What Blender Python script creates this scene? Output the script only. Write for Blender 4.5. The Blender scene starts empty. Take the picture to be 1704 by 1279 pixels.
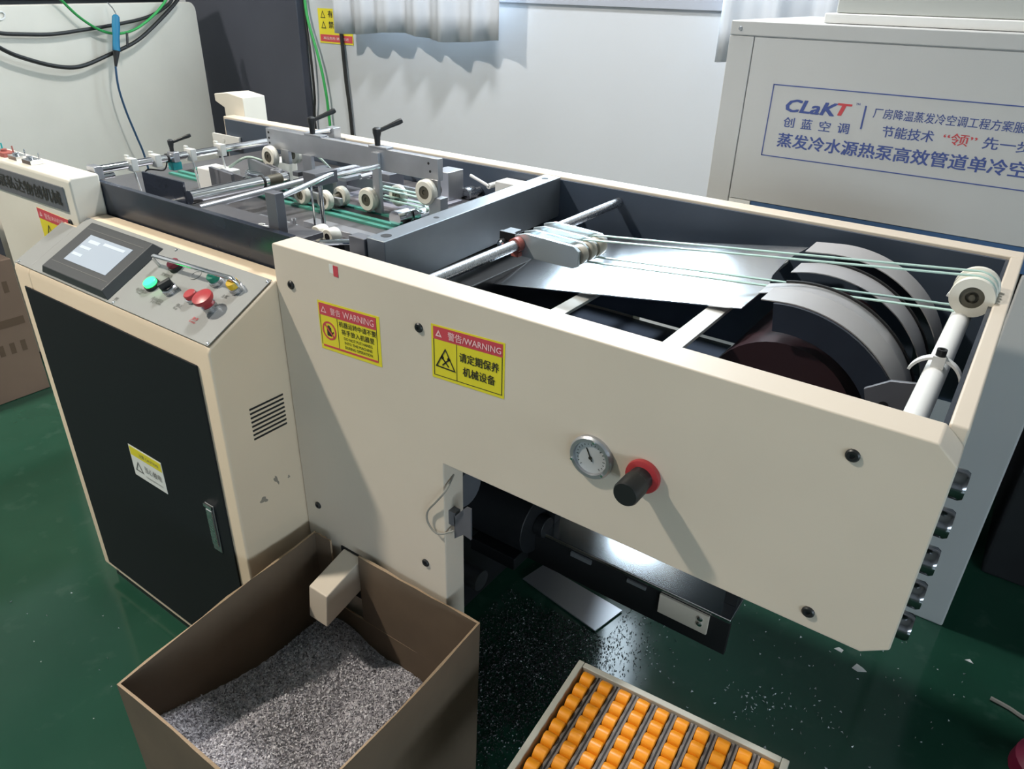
import bpy, bmesh, math, random
from mathutils import Vector, Matrix
random.seed(7)
scene = bpy.context.scene
COL = scene.collection
PI = math.pi

# ------------------------------------------------------------------ camera
cam_d = bpy.data.cameras.new('camera')
cam_d.sensor_fit = 'HORIZONTAL'; cam_d.sensor_width = 36.0
cam_d.lens = 25.95; cam_d.clip_start = 0.02; cam_d.clip_end = 100
cam = bpy.data.objects.new('camera', cam_d); COL.objects.link(cam)
_rt = Vector((0.81413541, 0.58019694, 0.02355936))
_up = -Vector((0.29227992, -0.37439562, -0.88000021))
_bk = -Vector((-0.5017529, 0.72332526, -0.47438865))
M = Matrix((_rt, _up, _bk)).transposed().to_4x4()
M.translation = Vector((1.2512, -0.92, 1.6928))
cam.matrix_world = M
scene.camera = cam

# ------------------------------------------------------------------ world, light, exposure
world = bpy.data.worlds.new('world'); scene.world = world
world.use_nodes = True
bg = world.node_tree.nodes['Background']
bg.inputs[0].default_value = (0.76, 0.88, 1.0, 1); bg.inputs[1].default_value = 17.0
scene.view_settings.view_transform = 'Standard'
scene.view_settings.look = 'None'
scene.view_settings.exposure = 0.0
scene.view_settings.gamma = 1.0
scene.view_settings.use_curve_mapping = False
scene.cycles.use_denoising = True
scene.cycles.max_bounces = 8; scene.cycles.diffuse_bounces = 4; scene.cycles.glossy_bounces = 4
LAMPS = [(-2.7, -2.0, 5.1, 330, 0.32, (1.0, 0.92, 0.80)),   # high bay lamps: x, y, z, watts, size, colour
         (-0.2, 1.15, 3.6, 78, 0.32, (0.97, 0.985, 1.0))]
def portal(name, loc, rot, sx, sy):
    d = bpy.data.lights.new(name, 'AREA'); d.shape = 'RECTANGLE'; d.size = sx; d.size_y = sy; d.cycles.is_portal = True
    o = bpy.data.objects.new(name, d); COL.objects.link(o); o.location = loc; o.rotation_euler = rot
portal('window_portal', (-0.7, 2.33, 2.3), (PI/2, 0, PI), 3.0, 1.3)
portal('window_portal', (5.12, -2.9, 1.05), (PI/2, 0, PI/2), 4.0, 0.9)

# ------------------------------------------------------------------ materials
MATS = {}
def mat(name, col, rough=0.5, metal=0.0, noise=0.0, nscale=8.0, bump=0.0, bscale=60.0, coat=0.0,
        emit=None, estr=0.0, trans=0.0, col2=None, rnoise=0.0, spec=0.5, aniso=None):
    m = bpy.data.materials.new(name); m.use_nodes = True
    nt = m.node_tree; b = nt.nodes['Principled BSDF']
    b.inputs['Base Color'].default_value = (*col, 1)
    b.inputs['Roughness'].default_value = rough; b.inputs['Metallic'].default_value = metal
    b.inputs['Specular IOR Level'].default_value = spec
    b.inputs['Coat Weight'].default_value = coat; b.inputs['Coat Roughness'].default_value = 0.08
    if trans: b.inputs['Transmission Weight'].default_value = trans
    if emit:
        b.inputs['Emission Color'].default_value = (*emit, 1); b.inputs['Emission Strength'].default_value = estr
    tc = nt.nodes.new('ShaderNodeTexCoord')
    def tex(sc, det=4):
        n = nt.nodes.new('ShaderNodeTexNoise'); n.inputs['Scale'].default_value = sc; n.inputs['Detail'].default_value = det
        if aniso:
            mp = nt.nodes.new('ShaderNodeMapping'); mp.inputs['Scale'].default_value = aniso
            nt.links.new(tc.outputs['Object'], mp.inputs[0]); nt.links.new(mp.outputs[0], n.inputs['Vector'])
        else: nt.links.new(tc.outputs['Object'], n.inputs['Vector'])
        return n
    if noise or col2:
        n = tex(nscale); mx = nt.nodes.new('ShaderNodeMix'); mx.data_type = 'RGBA'
        c2 = col2 if col2 else tuple(c*(1-noise) for c in col)
        mx.inputs[6].default_value = (*col, 1); mx.inputs[7].default_value = (*c2, 1)
        rp = nt.nodes.new('ShaderNodeMapRange'); rp.inputs[1].default_value = 0.35; rp.inputs[2].default_value = 0.68
        nt.links.new(n.outputs[0], rp.inputs[0]); nt.links.new(rp.outputs[0], mx.inputs[0])
        nt.links.new(mx.outputs[2], b.inputs['Base Color'])
    if rnoise:
        n = tex(nscale*1.7); rp = nt.nodes.new('ShaderNodeMapRange')
        rp.inputs[3].default_value = max(0.02, rough-rnoise); rp.inputs[4].default_value = rough+rnoise
        nt.links.new(n.outputs[0], rp.inputs[0]); nt.links.new(rp.outputs[0], b.inputs['Roughness'])
    if bump:
        n = tex(bscale, 3); bp = nt.nodes.new('ShaderNodeBump'); bp.inputs['Strength'].default_value = bump
        bp.inputs['Distance'].default_value = 0.004
        nt.links.new(n.outputs[0], bp.inputs['Height']); nt.links.new(bp.outputs[0], b.inputs['Normal'])
    MATS[name] = m
    return m
CREAM = mat('cream_paint', (0.64, 0.56, 0.46), 0.42, noise=0.06, nscale=3, spec=0.4)
CREAM2 = mat('pale_cream_paint', (0.70, 0.66, 0.575), 0.5, noise=0.06, nscale=3, spec=0.4)
CREAM3 = mat('warm_cream_paint', (0.72, 0.585, 0.43), 0.42, noise=0.06, nscale=3, spec=0.4)
NAVY = mat('navy_paint', (0.030, 0.037, 0.054), 0.22, noise=0.4, nscale=5, rnoise=0.06)
NAVY2 = mat('hazed_navy_paint', (0.060, 0.080, 0.115), 0.35, noise=0.25, nscale=4, rnoise=0.08)  # navy lightened and blued: hazy glare inside the machine put into the colour
SLATE = mat('slate_paint', (0.05, 0.055, 0.075), 0.5, noise=0.2, nscale=2)
BLACKISH = mat('charcoal_door_paint', (0.010, 0.012, 0.014), 0.6, spec=0.2)
DARK = mat('dark_machinery', (0.012, 0.013, 0.015), 0.5, noise=0.3)
MAROON = mat('maroon_drum', (0.022, 0.006, 0.010), 0.55)
STEEL = mat('brushed_steel', (0.62, 0.63, 0.66), 0.28, 1.0, rnoise=0.08, nscale=6, aniso=(1, 30, 30))
SHEET = mat('polished_sheet_steel', (0.80, 0.81, 0.83), 0.21, 1.0, rnoise=0.05, nscale=4, bump=0.02, bscale=9)
CHROME = mat('chrome', (0.80, 0.81, 0.83), 0.10, 1.0)
ALU = mat('aluminium', (0.50, 0.51, 0.54), 0.38, 0.8, noise=0.15, nscale=10, rnoise=0.08)
GREYSTEEL = mat('grey_painted_steel', (0.17, 0.175, 0.195), 0.36, 0.35, noise=0.2, nscale=8)
BEDMAT = mat('bed_steel', (0.21, 0.205, 0.215), 0.33, 0.6, noise=0.25, nscale=5, rnoise=0.1)
BAND = mat('satin_sheet_band', (0.46, 0.45, 0.45), 0.5, 0.35, noise=0.1, nscale=5)
STRIP = mat('polished_band', (0.60, 0.59, 0.60), 0.36, 0.6, rnoise=0.06, nscale=8)
BLACK = mat('black_plastic', (0.014, 0.015, 0.016), 0.4)
RUBBER = mat('black_rubber', (0.008, 0.008, 0.009), 0.6)
NYLON = mat('white_nylon', (0.74, 0.71, 0.62), 0.4, noise=0.08, nscale=20)
BEARING = mat('bearing_bronze', (0.11, 0.10, 0.075), 0.45, 0.4)
GREENBELT = mat('green_belt', (0.06, 0.26, 0.20), 0.35, noise=0.2, nscale=12)
PALEBELT = mat('pale_green_belt', (0.40, 0.56, 0.50), 0.3)
CLEAR = mat('clear_plastic', (0.62, 0.70, 0.74), 0.12, 0.55, spec=0.8)
RED = mat('red_plastic', (0.38, 0.035, 0.04), 0.35)
REDDARK = mat('dark_red_plastic', (0.17, 0.012, 0.03), 0.4)
REDFADE = mat('faded_red', (0.35, 0.10, 0.08), 0.5)
YEL = mat('yellow_plastic', (0.72, 0.46, 0.02), 0.4)
GRN = mat('green_plastic', (0.01, 0.20, 0.13), 0.4)
GLOW = mat('lit_green_lamp', (0.02, 0.7, 0.3), 0.3, emit=(0.015, 0.60, 0.07), estr=6.0)
GLOWHOT = mat('lit_green_lamp_core', (0.3, 0.9, 0.6), 0.3, emit=(0.30, 0.9, 0.40), estr=4.0)
PANELMET = mat('console_aluminium', (0.25, 0.255, 0.245), 0.45, 0.1, noise=0.04)
SCREEN = mat('lcd_screen', (0.30, 0.34, 0.39), 0.25, emit=(0.50, 0.60, 0.70), estr=0.18)
SCREENHI = mat('lcd_screen_blocks', (0.45, 0.5, 0.56), 0.25, emit=(0.62, 0.72, 0.82), estr=0.24)
FRAMEGREY = mat('screen_bezel', (0.036, 0.039, 0.042), 0.45)
STICKY = mat('sticker_yellow', (0.72, 0.62, 0.03), 0.45)
STICKR = mat('sticker_red', (0.55, 0.06, 0.08), 0.45)
STICKW = mat('sticker_white', (0.72, 0.72, 0.68), 0.5)
PINKW = mat('sticker_pink_lettering', (0.85, 0.55, 0.55), 0.5)
INK = mat('black_ink', (0.02, 0.02, 0.015), 0.6)
INKGREY = mat('grey_ink', (0.12, 0.12, 0.11), 0.6)
INKBLUE = mat('blue_ink', (0.055, 0.085, 0.27), 0.6)
INKRED = mat('red_ink', (0.52, 0.06, 0.07), 0.6)
PLATEGREY = mat('name_plate_grey', (0.17, 0.18, 0.20), 0.35, 0.5)
ACPAINT = mat('unit_paint', (0.51, 0.512, 0.508), 0.5, noise=0.06, nscale=2)
ACBLUE = mat('unit_blue_base', (0.045, 0.11, 0.24), 0.5)
WHITEPAINT = mat('white_enamel', (0.72, 0.72, 0.70), 0.45)
CABLE = mat('black_cable', (0.012, 0.012, 0.012), 0.5)
CABLEG = mat('green_cable', (0.03, 0.30, 0.07), 0.5)
CABLEB = mat('blue_hose', (0.03, 0.085, 0.17), 0.35)
GUNBLUE = mat('blue_gun_body', (0.01, 0.16, 0.30), 0.4)
GREYWIRE = mat('grey_wire', (0.25, 0.24, 0.21), 0.5)
ORANGE = mat('orange_roller', (0.82, 0.30, 0.012), 0.38, noise=0.06, nscale=30)
RAIL = mat('brown_grey_rail', (0.19, 0.17, 0.155), 0.55, noise=0.3, nscale=14)
TRAYFR = mat('grey_tray_frame', (0.44, 0.44, 0.39), 0.5)
CRIMSON = mat('crimson_plastic', (0.26, 0.012, 0.05), 0.4)
TEAL = mat('teal_plastic', (0.02, 0.35, 0.36), 0.4)
LAMPBODY = mat('lamp_body', (0.5, 0.5, 0.5), 0.5)
LAMPGLOW = mat('lamp_glow', (1, 1, 1), 0.5, emit=(1, 0.95, 0.86), estr=12.0)
PAPER = mat('scrap_paper', (0.70, 0.70, 0.68), 0.6)
CHUTESHEET = mat('grey_sheet', (0.40, 0.40, 0.42), 0.3, 0.7)
CEIL = mat('ceiling_paint', (0.62, 0.62, 0.60), 0.8)

def cardboard():
    m = mat('cardboard', (0.135, 0.095, 0.062), 0.75, noise=0.22, nscale=6, bump=0.15, bscale=30)
    return m
CARD = cardboard()
CARDEDGE = mat('cardboard_edge', (0.33, 0.235, 0.15), 0.8, bump=0.5, bscale=180)
CARDPRINT = mat('cardboard_print', (0.13, 0.082, 0.05), 0.8)
CARTON = mat('carton_board', (0.25, 0.165, 0.115), 0.8, noise=0.15, nscale=3)
TAPE = mat('parcel_tape', (0.16, 0.10, 0.065), 0.35)

def floor_mat():
    m = bpy.data.materials.new('green_epoxy'); m.use_nodes = True; nt = m.node_tree; b = nt.nodes['Principled BSDF']
    tc = nt.nodes.new('ShaderNodeTexCoord')
    n1 = nt.nodes.new('ShaderNodeTexNoise'); n1.inputs['Scale'].default_value = 1.3; n1.inputs['Detail'].default_value = 6
    n2 = nt.nodes.new('ShaderNodeTexNoise'); n2.inputs['Scale'].default_value = 14; n2.inputs['Detail'].default_value = 6
    for n in (n1, n2): nt.links.new(tc.outputs['Object'], n.inputs['Vector'])
    cr = nt.nodes.new('ShaderNodeValToRGB')
    cr.color_ramp.elements[0].position = 0.3; cr.color_ramp.elements[0].color = (0.012, 0.052, 0.032, 1)
    cr.color_ramp.elements[1].position = 0.72; cr.color_ramp.elements[1].color = (0.025, 0.086, 0.056, 1)
    nt.links.new(n1.outputs[0], cr.inputs[0])
    r2 = nt.nodes.new('ShaderNodeMapRange'); r2.inputs[1].default_value = 0.60; r2.inputs[2].default_value = 0.85
    r2.inputs[4].default_value = 0.5
    nt.links.new(n2.outputs[0], r2.inputs[0])
    mx = nt.nodes.new('ShaderNodeMix'); mx.data_type = 'RGBA'; mx.inputs[7].default_value = (0.065, 0.12, 0.095, 1)
    nt.links.new(r2.outputs[0], mx.inputs[0]); nt.links.new(cr.outputs[0], mx.inputs[6])
    nt.links.new(mx.outputs[2], b.inputs['Base Color'])
    rr = nt.nodes.new('ShaderNodeMapRange'); rr.inputs[3].default_value = 0.05; rr.inputs[4].default_value = 0.17
    nt.links.new(n2.outputs[0], rr.inputs[0]); nt.links.new(rr.outputs[0], b.inputs['Roughness'])
    bp = nt.nodes.new('ShaderNodeBump'); bp.inputs['Strength'].default_value = 0.012; bp.inputs['Distance'].default_value = 0.004
    nt.links.new(n2.outputs[0], bp.inputs['Height']); nt.links.new(bp.outputs[0], b.inputs['Normal'])
    return m
FLOOR = floor_mat()
WALL = mat('white_wall_paint', (0.50, 0.525, 0.56), 0.75, noise=0.05, nscale=1.2, bump=0.05, bscale=40)
def curtain_mat():
    m = bpy.data.materials.new('grey_curtain'); m.use_nodes = True; nt = m.node_tree; b = nt.nodes['Principled BSDF']
    b.inputs['Base Color'].default_value = (0.62, 0.645, 0.69, 1); b.inputs['Roughness'].default_value = 0.7
    tr = nt.nodes.new('ShaderNodeBsdfTranslucent'); tr.inputs[0].default_value = (0.55, 0.58, 0.62, 1)
    mx = nt.nodes.new('ShaderNodeMixShader'); mx.inputs[0].default_value = 0.22
    nt.links.new(b.outputs[0], mx.inputs[1]); nt.links.new(tr.outputs[0], mx.inputs[2])
    nt.links.new(mx.outputs[0], nt.nodes['Material Output'].inputs[0])
    return m
CURTAIN = curtain_mat()
def glass_mat():
    m = bpy.data.materials.new('window_glass'); m.use_nodes = True; nt = m.node_tree
    t = nt.nodes.new('ShaderNodeBsdfTransparent'); t.inputs[0].default_value = (0.93, 0.96, 0.96, 1)
    g = nt.nodes.new('ShaderNodeBsdfGlossy'); g.inputs['Roughness'].default_value = 0.02
    mx = nt.nodes.new('ShaderNodeMixShader'); mx.inputs[0].default_value = 0.05
    nt.links.new(t.outputs[0], mx.inputs[1]); nt.links.new(g.outputs[0], mx.inputs[2])
    nt.links.new(mx.outputs[0], nt.nodes['Material Output'].inputs[0])
    return m
GLASS = glass_mat()
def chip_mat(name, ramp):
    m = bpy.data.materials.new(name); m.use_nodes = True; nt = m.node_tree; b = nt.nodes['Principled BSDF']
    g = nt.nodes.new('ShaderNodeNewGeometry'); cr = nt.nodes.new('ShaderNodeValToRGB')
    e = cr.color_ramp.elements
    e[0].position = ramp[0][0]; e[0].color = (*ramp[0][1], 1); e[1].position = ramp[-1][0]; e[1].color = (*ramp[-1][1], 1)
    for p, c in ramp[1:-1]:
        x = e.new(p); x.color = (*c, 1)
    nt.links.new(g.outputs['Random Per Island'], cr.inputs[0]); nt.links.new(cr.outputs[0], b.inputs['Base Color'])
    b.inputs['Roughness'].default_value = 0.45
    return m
CHIPS = chip_mat('paper_chip_mix', [(0, (0.13, 0.125, 0.14)), (0.3, (0.33, 0.32, 0.35)), (0.65, (0.55, 0.53, 0.57)), (1.0, (0.85, 0.84, 0.88))])
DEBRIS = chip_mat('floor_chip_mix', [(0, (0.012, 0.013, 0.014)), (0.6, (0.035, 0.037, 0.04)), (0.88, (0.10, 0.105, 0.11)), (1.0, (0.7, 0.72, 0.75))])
CONFETTI = chip_mat('confetti_mix', [(0, (0.35, 0.38, 0.38)), (1.0, (0.85, 0.87, 0.88))])

# ------------------------------------------------------------------ mesh helpers
WLOC = {}
class MB:
    def __init__(s): s.v = []; s.f = []; s.mi = []; s.m = 0; s.sm = []
    def add(s, vs, fs, smooth=False):
        o = len(s.v); s.v += [Vector(p) for p in vs]
        for f in fs: s.f.append([i+o for i in f]); s.mi.append(s.m); s.sm.append(smooth)
        return s
    def box(s, x0, x1, y0, y1, z0, z1):
        return s.add([(x0,y0,z0),(x1,y0,z0),(x1,y1,z0),(x0,y1,z0),(x0,y0,z1),(x1,y0,z1),(x1,y1,z1),(x0,y1,z1)],
                     [(0,3,2,1),(4,5,6,7),(0,1,5,4),(1,2,6,5),(2,3,7,6),(3,0,4,7)])
    def hexa(s, b, t):     # four bottom and four top corners, both counter-clockwise from above
        return s.add(list(b)+list(t), [(0,3,2,1),(4,5,6,7),(0,1,5,4),(1,2,6,5),(2,3,7,6),(3,0,4,7)])
    def obox(s, c, ax, h):
        c = Vector(c); a = [Vector(x).normalized()*k for x, k in zip(ax, h)]
        q = lambda i, j, k: c+a[0]*i+a[1]*j+a[2]*k
        return s.hexa([q(-1,-1,-1),q(1,-1,-1),q(1,1,-1),q(-1,1,-1)], [q(-1,-1,1),q(1,-1,1),q(1,1,1),q(-1,1,1)])
    def frame(s, d):
        d = Vector(d).normalized(); t = Vector((0,0,1)) if abs(d.z) < 0.9 else Vector((1,0,0))
        a = d.cross(t).normalized(); return a, d.cross(a).normalized()
    def lathe(s, p, d, prof, n=20, smooth=True):   # prof: (radius, distance along d)
        p = Vector(p); d = Vector(d).normalized(); a, b = s.frame(d); vs = []
        for r, h in prof:
            for i in range(n):
                t = 2*PI*i/n; vs.append(p+d*h+(a*math.cos(t)+b*math.sin(t))*r)
        fs = []
        for k in range(len(prof)-1):
            for i in range(n):
                j = (i+1) % n; fs.append((k*n+i, k*n+j, (k+1)*n+j, (k+1)*n+i))
        s.add(vs, fs, smooth)
        o = len(s.v)-len(vs)
        closed = abs(prof[0][0]-prof[-1][0]) < 1e-6 and abs(prof[0][1]-prof[-1][1]) < 1e-6
        for k, rev in (() if closed else ((0, True), (len(prof)-1, False))):
            if prof[k][0] > 1e-6:
                f = [o+k*n+i for i in range(n)]
                s.f.append(f[::-1] if rev else f); s.mi.append(s.m); s.sm.append(False)
        return s
    def cyl(s, p0, p1, r, n=16, r2=None):
        p0 = Vector(p0); p1 = Vector(p1)
        return s.lathe(p0, p1-p0, [(r, 0), (r if r2 is None else r2, (p1-p0).length)], n)
    def ring(s, p0, p1, ro, ri, n=24):
        p0 = Vector(p0); p1 = Vector(p1); h = (p1-p0).length
        return s.lathe(p0, p1-p0, [(ri, 0), (ro, 0), (ro, h), (ri, h), (ri, 0.0)], n, False)
    def tube(s, pts, r, n=8):
        pts = [Vector(p) for p in pts]; vs = []; pa = None
        for i, p in enumerate(pts):
            d = (pts[min(i+1, len(pts)-1)]-pts[max(i-1, 0)]).normalized()
            if pa is None: a, b = s.frame(d)
            else:
                a = (pa-d*pa.dot(d)).normalized(); b = d.cross(a)
            pa = a
            for k in range(n):
                t = 2*PI*k/n; vs.append(p+(a*math.cos(t)+b*math.sin(t))*r)
        fs = []
        for i in range(len(pts)-1):
            for k in range(n):
                j = (k+1) % n; fs.append((i*n+k, i*n+j, (i+1)*n+j, (i+1)*n+k))
        s.add(vs, fs, True); o = len(s.v)-len(vs)
        s.f.append([o+k for k in range(n)][::-1]); s.f.append([o+(len(pts)-1)*n+k for k in range(n)])
        s.mi += [s.m, s.m]; s.sm += [False, False]
        return s
    def prism(s, poly, axis, a0, a1):
        n = len(poly)
        def P(u, v, a): return {'x': (a,u,v), 'y': (u,a,v), 'z': (u,v,a)}[axis]
        vs = [P(u,v,a0) for u,v in poly]+[P(u,v,a1) for u,v in poly]
        return s.add(vs, [tuple(range(n)), tuple(range(2*n-1, n-1, -1))]+[(i, n+i, n+(i+1)%n, (i+1)%n) for i in range(n)])
    def band(s, xc, zc, r, t, y0, y1, th0, th1, n=28, lead=0.0):   # curved sheet strip about a y axis
        pts = []
        for i in range(n+1):
            th = math.radians(th0+(th1-th0)*i/n); pts.append((math.sin(th), math.cos(th)))
        vs = []
        def row(ox, oz, ix, iz):
            for y, (X, Z) in ((y0,(ix,iz)),(y1,(ix,iz)),(y1,(ox,oz)),(y0,(ox,oz))): vs.append((X, y, Z))
        if lead:
            sx, cz = pts[0]; tx, tz = -cz*lead, sx*lead
            row(xc+sx*r+tx, zc+cz*r+tz, xc+sx*(r-t)+tx, zc+cz*(r-t)+tz)
        for sx, cz in pts: row(xc+sx*r, zc+cz*r, xc+sx*(r-t), zc+cz*(r-t))
        k = len(vs)//4; fs = [(0,1,2,3), tuple((k-1)*4+i for i in (3,2,1,0))]
        for i in range(k-1):
            for j in range(4):
                a, b = i*4+j, i*4+(j+1)%4; fs.append((a, a+4, b+4, b))
        return s.add(vs, fs, True)
    def build(s, name, mats, parent=None, bevel=0.0, segs=2, label=None, kind=None, sharp=35):
        if not isinstance(mats, (list, tuple)): mats = [mats]
        lo = Vector([min(p[i] for p in s.v) for i in range(3)]); hi = Vector([max(p[i] for p in s.v) for i in range(3)])
        c = (lo+hi)/2
        me = bpy.data.meshes.new(name)
        me.from_pydata([p-c for p in s.v], [], s.f)
        for m in mats: me.materials.append(m)
        me.polygons.foreach_set('material_index', s.mi)
        me.polygons.foreach_set('use_smooth', s.sm if not bevel else [True]*len(s.f))
        me.update()
        bm = bmesh.new(); bm.from_mesh(me); bmesh.ops.recalc_face_normals(bm, faces=bm.faces); bm.to_mesh(me); bm.free()
        me.set_sharp_from_angle(angle=math.radians(sharp))
        o = bpy.data.objects.new(name, me); COL.objects.link(o)
        if parent: o.parent = parent; o.location = c-WLOC[parent.name]
        else: o.location = c
        WLOC[o.name] = c
        if bevel:
            bv = o.modifiers.new('bevel', 'BEVEL'); bv.width = bevel; bv.segments = segs; bv.limit_method = 'ANGLE'
            bv.angle_limit = math.radians(40); bv.harden_normals = True
        if label: o['label'] = label
        if kind: o['kind'] = kind
        return o
def bx(*a): return MB().box(*a)
def thing(name, label, cat, loc, group=None):
    o = bpy.data.objects.new(name, None); COL.objects.link(o); o.location = loc
    o.empty_display_size = 0.05
    o['label'] = label; o['category'] = cat
    if group: o['group'] = group
    WLOC[o.name] = Vector(loc)
    return o
def tag(o, label, cat, group=None, kind=None):
    o['label'] = label; o['category'] = cat
    if group: o['group'] = group
    if kind: o['kind'] = kind
    return o
def struct(o): o['kind'] = 'structure'; return o
def inst(src, parent, wloc, rot=None, name=None):
    o = src.copy(); COL.objects.link(o); o.parent = parent
    o.location = Vector(wloc)-WLOC[parent.name]
    if rot is not None: o.rotation_euler = rot
    WLOC[o.name] = Vector(wloc)
    return o
def smooth_path(pts, k=6):
    pts = [Vector(p) for p in pts]; out = []
    for i in range(len(pts)-1):
        p0 = pts[max(i-1,0)]; p1 = pts[i]; p2 = pts[i+1]; p3 = pts[min(i+2, len(pts)-1)]
        for j in range(k):
            t = j/k
            out.append(0.5*((2*p1)+(p2-p0)*t+(2*p0-5*p1+4*p2-p3)*t*t+(3*p1-p0-3*p2+p3)*t*t*t))
    out.append(pts[-1]); return out
def text(body, m, parent, c, xd, yd, w=None, h=None, bold=0.0, slant=0.0, lift=0.0006, name='lettering', sx=1.0):
    cu = bpy.data.curves.new('t', 'FONT'); cu.body = body; cu.size = 1; cu.shear = slant
    cu.resolution_u = 2
    o = bpy.data.objects.new('t', cu); COL.objects.link(o)
    dg = bpy.context.evaluated_depsgraph_get(); me0 = o.evaluated_get(dg).to_mesh()
    V = [v.co.copy() for v in me0.vertices]; F = [tuple(p.vertices) for p in me0.polygons]
    o.evaluated_get(dg).to_mesh_clear(); bpy.data.objects.remove(o); bpy.data.curves.remove(cu)
    if not V: return None
    x0 = min(v.x for v in V); x1 = max(v.x for v in V); y0 = min(v.y for v in V); y1 = max(v.y for v in V)
    sxx = w/(x1-x0) if w else None; syy = h/(y1-y0) if h else None
    if sxx is None: sxx = syy*sx
    if syy is None: syy = sxx
    xd = Vector(xd).normalized(); yd = Vector(yd).normalized(); nn = xd.cross(yd); c = Vector(c)
    mb = MB()
    for k, (ox, oy) in enumerate(((0,0),) if not bold else ((-bold,-bold*0.5),(bold,-bold*0.5),(-bold,bold*0.5),(bold,bold*0.5))):
        mb.add([c+xd*((v.x+ox-(x0+x1)/2)*sxx)+yd*((v.y+oy-(y0+y1)/2)*syy)+nn*(lift+k*2e-5) for v in V], F)
    lo = Vector([min(p[i] for p in mb.v) for i in range(3)]); hi = Vector([max(p[i] for p in mb.v) for i in range(3)]); cc = (lo+hi)/2
    me = bpy.data.meshes.new(name); me.from_pydata([p-cc for p in mb.v], [], mb.f); me.materials.append(m); me.update()
    ob = bpy.data.objects.new(name, me); COL.objects.link(ob); ob.parent = parent; ob.location = cc-WLOC[parent.name]
    WLOC[ob.name] = cc
    return ob

# ------------------------------------------------------------------ the room
WY = 2.2; ZC = 5.6
XL, XR, YF = -5.5, 5.0, -6.5
struct(bx(XL, XR, YF, 2.9, -0.05, 0).build('floor', FLOOR))
struct(bx(XL, XR, YF, WY+0.24, ZC, ZC+0.1).build('ceiling', CEIL))
struct(bx(XL-0.1, XL, YF, WY+0.24, 0, ZC).build('wall_left', WALL))
wr = MB(); vy0, vy1, vz0, vz1 = -4.9, -0.9, 0.6, 1.5
wr.box(XR, XR+0.24, YF, WY+0.24, 0, vz0); wr.box(XR, XR+0.24, YF, WY+0.24, vz1, ZC); wr.box(XR, XR+0.24, YF, vy0, vz0, vz1); wr.box(XR, XR+0.24, vy1, WY+0.24, vz0, vz1)
struct(wr.build('wall_right', WALL))
struct(bx(XL, XR, YF-0.1, YF, 0, ZC).build('wall_front', WALL))
wx0, wx1, wz0, wz1 = -2.2, 0.8, 1.655, 2.95
wb = MB()
wb.box(XL, XR, WY, WY+0.24, 0, wz0-0.01); wb.box(XL, XR, WY, WY+0.24, wz1, ZC)
wb.box(XL, wx0, WY, WY+0.24, wz0-0.01, wz1); wb.box(wx1, XR, WY, WY+0.24, wz0-0.01, wz1)
struct(wb.build('wall_back', WALL))
wf = MB()
for a in ((wx0, wx1, WY-0.012, WY+0.10, wz0-0.03, wz0+0.03), (wx0, wx1, WY+0.02, WY+0.10, wz1-0.05, wz1)): wf.box(*a)
for x in (wx0, -0.72, wx1-0.05): wf.box(x, x+0.05, WY+0.02, WY+0.10, wz0, wz1)
FRAMEM = mat('window_frame_grey', (0.33, 0.35, 0.40), 0.4)
win = struct(wf.build('window_1', FRAMEM, bevel=0.004))
bx(wx0+0.05, -0.72, WY+0.055, WY+0.061, wz0+0.03, wz1-0.05).build('pane', GLASS, win)
bx(-0.67, wx1-0.05, WY+0.055, WY+0.061, wz0+0.03, wz1-0.05).build('pane', GLASS, win)
wf = MB()
for a in ((vy0, vy1, vz0, vz0+0.05), (vy0, vy1, vz1-0.05, vz1), (vy0, vy0+0.05, vz0, vz1), (vy1-0.05, vy1, vz0, vz1), (-2.925, -2.875, vz0, vz1)): wf.box(XR+0.02, XR+0.08, *a)
win2 = struct(wf.build('fill_window', FRAMEM, bevel=0.004))  # unseen window, added and sized to light the front panel and cabinet side
for a in ((vy0+0.05, -2.925), (-2.875, vy1-0.05)): bx(XR+0.045, XR+0.051, a[0], a[1], vz0+0.05, vz1-0.05).build('pane', GLASS, win2)

# ------------------------------------------------------------------ the converting machine
ZT = 1.2176
mac = thing('converting_machine', 'long cream and navy paper converting machine with open roller top', 'machine', (0, 0.5, 0))
poly = [(0,0.05),(0,ZT-0.004),(0.004,ZT),(1.245,ZT),(1.272,1.194),(1.272,0.882),(1.238,0.857),(0.453,0.857),(0.453,0.05)]
MB().prism(poly, 'y', 0.0, 0.062).build('front_panel', CREAM, mac, bevel=0.005, segs=3)
MB().prism([(-1.44,0.05),(-1.44,ZT),(1.272,ZT),(1.272,0.857),(0.40,0.857),(0.40,0.05)], 'y', 0.915, 0.968).build('back_panel', CREAM, mac, bevel=0.004)
bx(1.2475, 1.272, 0.063, 0.914, 0.87, ZT).build('end_panel', CREAM, mac, bevel=0.004)
bx(-1.24, -0.001, 0.050, 0.066, 0.10, ZT).build('frame_plate', NAVY, mac, bevel=0.0015)
bx(0.002, 1.246, 0.0625, 0.069, 0.862, ZT-0.006).build('frame_plate', NAVY2, mac)
bx(-1.42, 1.246, 0.906, 0.9145, 0.862, ZT-0.008).build('frame_plate', NAVY2, mac)
bx(1.241, 1.247, 0.07, 0.905, 0.872, ZT-0.006).build('frame_plate', NAVY, mac)
body = bx(-1.20, 0.22, 0.075, 0.90, 0.05, 1.06).build('body', DARK, mac, bevel=0.004)
bx(0.225, 0.70, 0.070, 0.914, 0.838, 0.850).build('drip_pan', NAVY2, mac)
bx(0.701, 1.24, 0.240, 0.914, 0.690, 0.702).build('drip_pan', NAVY2, mac)
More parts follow.
